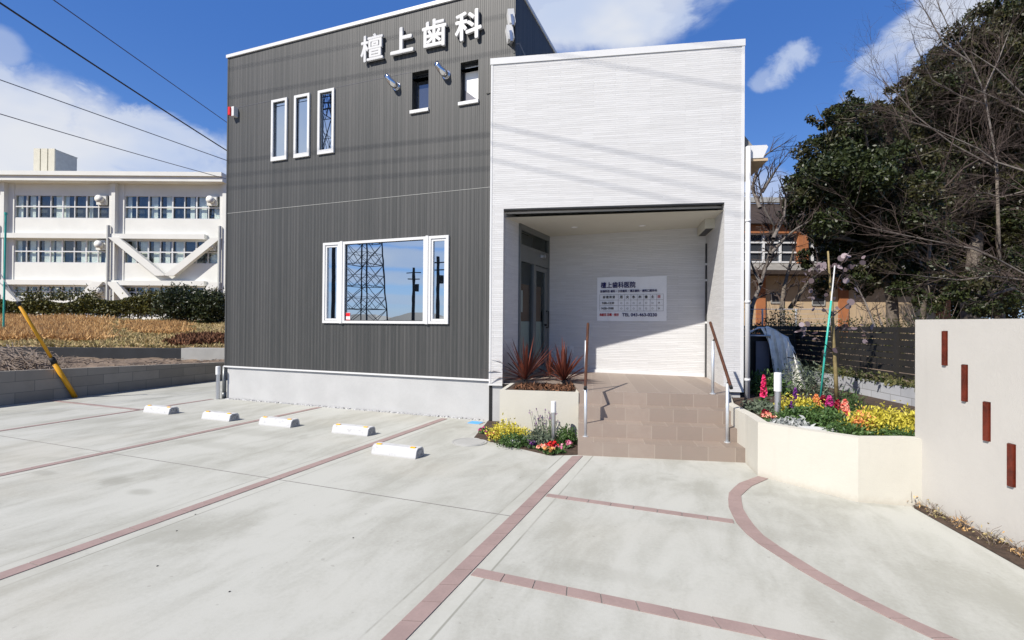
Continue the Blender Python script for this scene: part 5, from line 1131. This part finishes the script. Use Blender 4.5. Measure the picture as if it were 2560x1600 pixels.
# heap of cut branches
mb = MB()
for i in range(420):
    px = random.uniform(-60, 165)**1; d_ = random.uniform(11.2, 14.0); hmax = .42*max(0.08, 1-max(0, px-40)/140); p = V(kx(px, d_), d_, .45+random.random()**1.5*hmax)
    if p.x > -12.4: continue
    a = random.gauss(0, .5); l = random.uniform(.25, .9); dv = Vector((math.cos(a), math.sin(a), random.gauss(-.05, .3))).normalized(); mb.tube([p-dv*l*.5, p+Vector((0, 0, random.gauss(0, .03))), p+dv*l*.5], [.012, .010, .006], 4, False)
tag(mb.build('brush_pile', 'stick'), 'heap of cut grey branches on the bare soil behind the block wall', 'brush pile', None, 'stuff')
mb = MB()
for i in range(260):
    px = random.uniform(100, 560); d_ = random.uniform(11.8, 14.9); p = V(kx(px, d_), d_, .46)
    if p.x > -12.35: continue
    a = random.uniform(0, 6.28); l = random.uniform(.08, .35); dv = Vector((math.cos(a), math.sin(a), random.gauss(.1, .15))); mb.tube([p-dv*l*.5, p+dv*l*.5], [.012, .006], 4, False)
tag(mb.build('twig_litter', 'stick'), 'scattered twigs and clods on the bare soil strip', 'twigs', None, 'stuff')
def grass(name, n, px0, px1, d0, d1, hgt, mat, label, wth=.02):
    m_ = (px1-px0); px = px0+m_*np.clip(RNG.beta(1.25, 1.25, n)+RNG.normal(size=n)*.06, -.1, 1.1); d_ = d0+(d1-d0)*np.clip(RNG.random(n)+RNG.normal(size=n)*.08, 0, 1); px = px+18*np.sin(d_*2.2)+12*np.sin(d_*5.1); P = []
    for a, b in zip(px, d_):
        r_ = kx(a, b); q = V(r_, b, fieldz(r_, b)+hgt*.3); P.append(tuple(q))
    o = leaf_obj(name, P, hgt, mat, None, wth/hgt*2, bias=np.array([0, 0, 1.3])); return tag(o, label, 'grass', None, 'stuff')
grass('dry_grass', 15000, -150, 250, 17, 28.5, .42, 'dry', 'tall golden dry grass on the left part of the slope', .02)
grass('short_grass', 16000, -150, 640, 15.4, 28.5, .16, 'dry_green', 'short olive and straw grass over the whole slope', .02)
grass('dry_grass_patch', 3500, 320, 460, 20, 26, .30, 'dry', 'smaller patch of golden grass below the hedge', .02)
grass('reddish_weeds', 2200, 440, 560, 16.0, 18.5, .30, 'dead_leaf', 'reddish brown weeds close to the clinic corner', .03)
# hedge
DHG = 29.5
hd = thing('hedge', 'long clipped olive green hedge below the white school', 'hedge', tuple(V(kx(200, DHG), DHG, 1.6)))
n = 30000; px = RNG.uniform(-220, 410, n); top = 1.58+(803-(752+5*np.sin(px*.05)+5*np.sin(px*.013)))/FPX*DHG; zz = 1.75+(top-1.75)*RNG.random(n)**.7; keep = ~((zz < 2.0) & (RNG.random(n) < .6)); zz = zz[keep]; px = px[keep]
dd = DHG+RNG.normal(size=len(px))*.35; P = np.array([tuple(V(kx(a, b), b, c)) for a, b, c in zip(px, dd, zz)]); leaf_obj('foliage', P, .16, 'leaf_hedge', hd, .5)
n = 2600; px = np.concatenate([RNG.normal(c, 16, n//5) for c in (85, 150, 215, 365, 390)]); P = np.array([tuple(V(kx(a, DHG), DHG+random.gauss(0, .3), 2.75+abs(random.gauss(0, .28)))) for a in px]); leaf_obj('shoots', P, .15, 'leaf_hedge', hd, .45, upness=.6)
mb = MB()
for k in range(60): x = random.uniform(-200, 410); mb.tube([V(kx(x, DHG), DHG, 1.5), V(kx(x+random.uniform(-8, 8), DHG), DHG, 2.4)], [.03, .015], 5, False)
mb.build('stems', 'bark', hd)
for px, py, r_, lb in ((455, 762, 58, 'rounded dark evergreen bush at the right end of the hedge'), (528, 768, 52, 'dark bush squeezed between hedge and clinic corner')):
    d_ = 26.5; c = at(px, py, d_); t = thing('round_bush', lb, 'bush', (c.x, c.y, 1.45)); P = blob((0, 0, 0), 1, 6000, .35)*np.array([1, 1, .85])*(r_/FPX*d_)*(1+.12*RNG.normal(size=(6000, 1))) + np.array(c); leaf_obj('foliage', P, .15, 'leaf_dark', t, .45, upness=.2)
    MB().tube([(c.x, c.y, 1.3), tuple(c)], [.08, .04], 6).build('stem', 'bark', t)

# school
DS = 41.0
school = thing('school_building', 'long white three storey school block with diagonal braces and ribbon windows', 'building', tuple(V(kx(280, DS), DS, 1.5)), YAW)
def sz(py): return 1.58+(801.5-py)/FPX*DS
def sb(mb, px0, px1, d0, d1, py0, py1): return mb.box(kx(px0, DS), kx(px1, DS), DS+d0, DS+d1, sz(py1), sz(py0), fr=lambda x, y, z: tuple(V(x, y, z)))
BW = 276.0
bays = [-544, -268, 8, 284]
sh = -1
mb = MB(); sb(mb, -800, 566, .55, 9, 440, 850)
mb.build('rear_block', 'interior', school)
mb = MB(); sb(mb, -800, 567, -1.0, 9, 437, 447); sb(mb, -800, 567, -.85, 9, 447, 459); mb.build('roof_slab', 'school_white', school)
mb = MB()
for y0, y1 in ((459, 487), (547, 600), (659, 716), (742, 850)): sb(mb, -800, 560, .1, .6, y0, y1)
for y in (586, 702): sb(mb, -800, 515, -.35, .1, y, y+12)
mb.build('wall', 'school_white', school)
for b in bays+[560]:
    mb = MB(); sb(mb, b-11, b-3, -.15, .6, 459, 850); sb(mb, b-2, b+7, -.3, .5, 459, 850); sb(mb, b+7, b+22, .05, .55, 459, 850)
    mb.build('column', 'school_white', school)
for b in bays[1:]+[560]:
    MB().tube([V(kx(b-6, DS), DS-.4, sz(850)), V(kx(b-6, DS), DS-.4, sz(566))], .13, 8).build('rain_pipe', 'school_grey', school)
def win(b, y0, y1):
    x0, x1 = b+22, b+BW-14
    o = MB(); n = 8
    for k in range(n+1): sb(o, x0+(x1-x0)*k/n-(1.6 if k % 2 == 0 else 1.0), x0+(x1-x0)*k/n+(1.6 if k % 2 == 0 else 1.0), .12, .22, y0, y1)
    for y in (y0+1, (y0+y1)/2, y1-1): sb(o, x0, x1, .11, .22, y-1.5, y+1.5)
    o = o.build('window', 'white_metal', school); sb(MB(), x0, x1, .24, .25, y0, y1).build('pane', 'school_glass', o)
    mb = MB(); rr = random.Random(int(b*3+y0))
    for k in range(n):
        if rr.random() < .8: c = x0+(x1-x0)*(k+rr.random()*.5)/n; w_ = rr.uniform(8, 26); sb(mb, c, min(c+w_, x1), .34, .38, y0, y1)
    mb.build('curtain', 'curtain', o)
    sb(MB(), x1-30, x1-6, -.12, .10, y0+1, y0+26).build('fan_panel', 'school_white', o); mb = MB(); c = V(kx(x1-17, DS), DS-.12, sz(y0+13)); mb.tube([c, c-FF*.35], [.25, .3], 14); mb.build('exhaust_hood', 'school_white', o, smooth=True)
for b in bays:
    for y0, y1 in ((487, 547), (600, 659), (716, 745)): win(b, y0, y1)
def brace(x0, y0, x1, y1, wd=13): 
    mb = MB(); q = [(x0-wd, y0), (x0+wd, y0), (x1+wd, y1), (x1-wd, y1)]
    pts = [[V(kx(x, DS), DS+dd_, sz(y)) for x, y in q] for dd_ in (-.5, -.1)]
    mb.poly(pts[0][::-1]); mb.poly(pts[1])
    for i in range(4): mb.poly([pts[0][i], pts[0][(i+1) % 4], pts[1][(i+1) % 4], pts[1][i]])
    mb.build('diagonal_brace', 'school_white', school)
brace(292, 596, 410, 690); brace(545, 596, 430, 690); brace(-8, 704, 50, 760); brace(255, 706, 200, 765); brace(288, 706, 340, 765); brace(545, 706, 500, 765)
dE = DS+4.0; eX = kx(79, dE); eZ = sz(445); eT = 1.58+(800-372)/FPX*dE
def rf2(x, y, z): return tuple(V(eX+x, dE+y, z))
MB().box(0, 1.88, .12, 2.3, eZ, eT-.06, fr=rf2).box(-.03, 1.91, .1, 2.35, eT-.06, eT, fr=rf2).build('rooftop_tank_room', 'school_grey', school)
for x in (0, .66, 1.32): MB().box(x, x+.56, -.02, .12, eZ, eT+.05, fr=rf2).build('rooftop_panel', 'school_cream', school)  # cream front, grey body: lit face and shaded side put into the colours

# ------------------------------------------------------------------ guy wire, poles, cables
gb2 = Vector((-12.03, 6.33, 0)); gt = Vector((-12.35, 1.5, 10.1)); gd = (gt-gb2).normalized()
gw = thing('guy_wire', 'slanting guy wire with yellow plastic guard rising beside the block wall', 'guy wire', tuple(gb2))
MB().tube([gb2, gb2+gd*.83], .045, 14).build('lower_guard', 'yellow', gw, smooth=True); MB().tube([gb2+gd*.80, gb2+gd*.93], .05, 14).build('joint_sleeve', 'black', gw, smooth=True)
MB().tube([gb2+gd*.93, gb2+gd*2.05], .030, 12).build('upper_guard', 'yellow', gw, smooth=True); MB().tube([gb2+gd*2.05, gb2+gd*2.12], .034, 12).build('top_collar', 'black', gw); MB().tube([gb2, gt], .008, 6).build('wire', 'galv', gw)
tpst = thing('teal_post', 'thin teal post at the left edge in front of the school', 'post', tuple(V(kx(9, 20), 20, .9)))
MB().tube([V(kx(9, 20), 20, .9), V(kx(11, 20), 20, sz(620)*.5+2.0)], .035, 8).build('pole', 'stake', tpst); MB().tube([V(kx(11, 20), 20, sz(620)*.5+2.0), V(kx(11, 20), 20, sz(620)*.5+2.1)], .05, 8).build('cap', 'stake', tpst)
def cable(P, rad, mat, label, group=None, sag=.0):
    a, b = Vector(P[0]), Vector(P[1]); pts = []
    for i in range(25): s = i/24; pts.append(a.lerp(b, s)+Vector((0, 0, -sag*4*s*(1-s))))
    return tag(MB().tube(pts, rad, 6).build('power_cable', mat), label, 'cable', group)
def through(p, q, dp, dq, e0, e1):
    a, b = at(*p, dp), at(*q, dq); d = b-a; return (a-d*e0, b+d*e1)
cable(through((0, 1), (570, 371), 11, 20, .28, .9), .022, 'cable', 'thick black power cable crossing the sky nearest the camera', None, .12)
cable(through((134, 0), (570, 308), 14, 24, .35, .9), .015, 'cable_violet', 'thin violet black cable highest in the left sky', None, .0)
cable(through((0, 274), (518, 429), 22, 32, .9, .5), .022, 'cable_grey', 'lowest faint grey cable above the school roof', None, .2)
cable(((-12.6-.8*4.2, 5.37-3.8*4.2, 7.6), (-11.8+.8*1.6, 9.17+3.8*1.6, 5.25)), .010, 'cable_grey', 'faint grey service cable running past clinic in the left sky', None, .0)
for z, sx_ in ((6.64, .006), (6.06, .007), (4.745, .008), (4.455, .006), (4.19, .007)):
    T = 8.0; base = Vector((-6, FY, z)) + TO*T; d = Vector((1, 0, -.036))
    cable((base-d*34, base+d*26), sx_, 'cable', 'overhead cable behind the camera that shadows the dark front', 'street cables overhead', .0)
# seen only in the window glass
py = thing('lattice_pylon', 'steel lattice pylon reflected in the wide window', 'pylon', (-51, -50, 0))
mb = MB(); cx, cy = -50.4, -50.0
lv = [(0, 2.7), (3.6, 2.5), (7.2, 2.3), (10.6, 2.1), (14, 1.9), (18, 1.7), (22, 1.5), (27, 1.3), (33, 1.1), (40, .85), (48, .6)]
cs = lambda h, s: [Vector((cx+a*s, cy+b*s, h)) for a, b in ((-1, -1), (1, -1), (1, 1), (-1, 1))]
for (h0, s0__), (h1, s1__) in zip(lv[:-1], lv[1:]):
    A4, B4 = cs(h0, s0__), cs(h1, s1__)
    for k in range(4):
        mb.tube([A4[k], B4[k]], .115, 4, False); mb.tube([A4[k], B4[(k+1) % 4]], .048, 4, False); mb.tube([A4[(k+1) % 4], B4[k]], .048, 4, False); mb.tube([B4[k], B4[(k+1) % 4]], .07, 4, False)
        m_ = (A4[k]+A4[(k+1) % 4])/2; c_ = (A4[k]+B4[k])/2; e_ = (A4[(k+1) % 4]+B4[(k+1) % 4])/2; mb.tube([c_, e_], 0.04, 4, False); mb.tube([m_, c_], 0.04, 4, False); mb.tube([m_, e_], .04, 4, False)
mb.build('lattice', 'dark_metal', py)
mb = MB()
for h, w_ in ((34, 8), (40, 7), (46, 5)): mb.tube([(cx-w_, cy, h), (cx, cy, h+1.1), (cx+w_, cy, h)], .12, 5); mb.tube([(cx-w_, cy, h), (cx+w_, cy, h)], .12, 5)
mb.build('crossarm', 'dark_metal', py)
for i, (x, y, h, lb) in enumerate(((-30.2, -32.5, 7.6, 'slim utility pole with a transformer reflected in middle of the wide window'), (-24.6, -28, 8.0, 'dark utility pole reflected in the right sash of the wide window'), (-32.5, -22.5, 17, 'tall utility pole reflected at the left sash of the wide window'), (-32.0, -15.0, 22, 'tall dark pole reflected in the third slim window'))):
    t = thing('utility_pole', lb, 'utility pole', (x, y, 0)); MB().tube([(x, y, 0), (x, y, h)], [.2, .14], 10).build('pole', 'black', t)
    mb = MB().box(x-.9, x+.9, y-.05, y+.05, h-.6, h-.5).box(x-.7, x+.7, y-.05, y+.05, h-1.3, h-1.2); mb.build('crossarm', 'black', t); MB().tube([(x+.35, y, h-2.6), (x+.35, y, h-1.8)], .28, 10).build('transformer', 'black', t)
for i, (x, y, w_, dth, h, r_) in enumerate(((-58, -60, 12, 9, 1.7, 1.3), (-45, -58, 10, 8, 1.6, 1.7), (-33, -52, 13, 9, 1.5, 1.3), (-20, -50, 11, 8, 1.6, 1.8), (-72, -55, 12, 9, 1.6, 1.4))):
    t = thing('far_house', ('dark roofed house left of the pylon in the reflection', 'dark roofed house behind the pylon foot in the reflection', 'low dark house under the reflected transformer pole', 'dark house at the right edge of the reflection', 'farthest left dark house in the reflection')[i], 'house', (x, y, 0), 0, 'houses across the road seen reflected')
    MB().box(x-w_/2, x+w_/2, y-dth/2, y+dth/2, 0, h).build('wall', 'house_dark', t)
    mb = MB(); a = [(x-w_/2-.5, y-dth/2-.5, h), (x+w_/2+.5, y-dth/2-.5, h), (x+w_/2+.5, y+dth/2+.5, h), (x-w_/2-.5, y+dth/2+.5, h)]; r1, r2 = (x-w_*.2, y, h+r_), (x+w_*.2, y, h+r_)
    mb.poly([a[0], a[1], r2, r1]); mb.poly([a[1], a[2], r2]); mb.poly([a[2], a[3], r1, r2]); mb.poly([a[3], a[0], r1]); mb.build('roof', 'brown_roof', t)
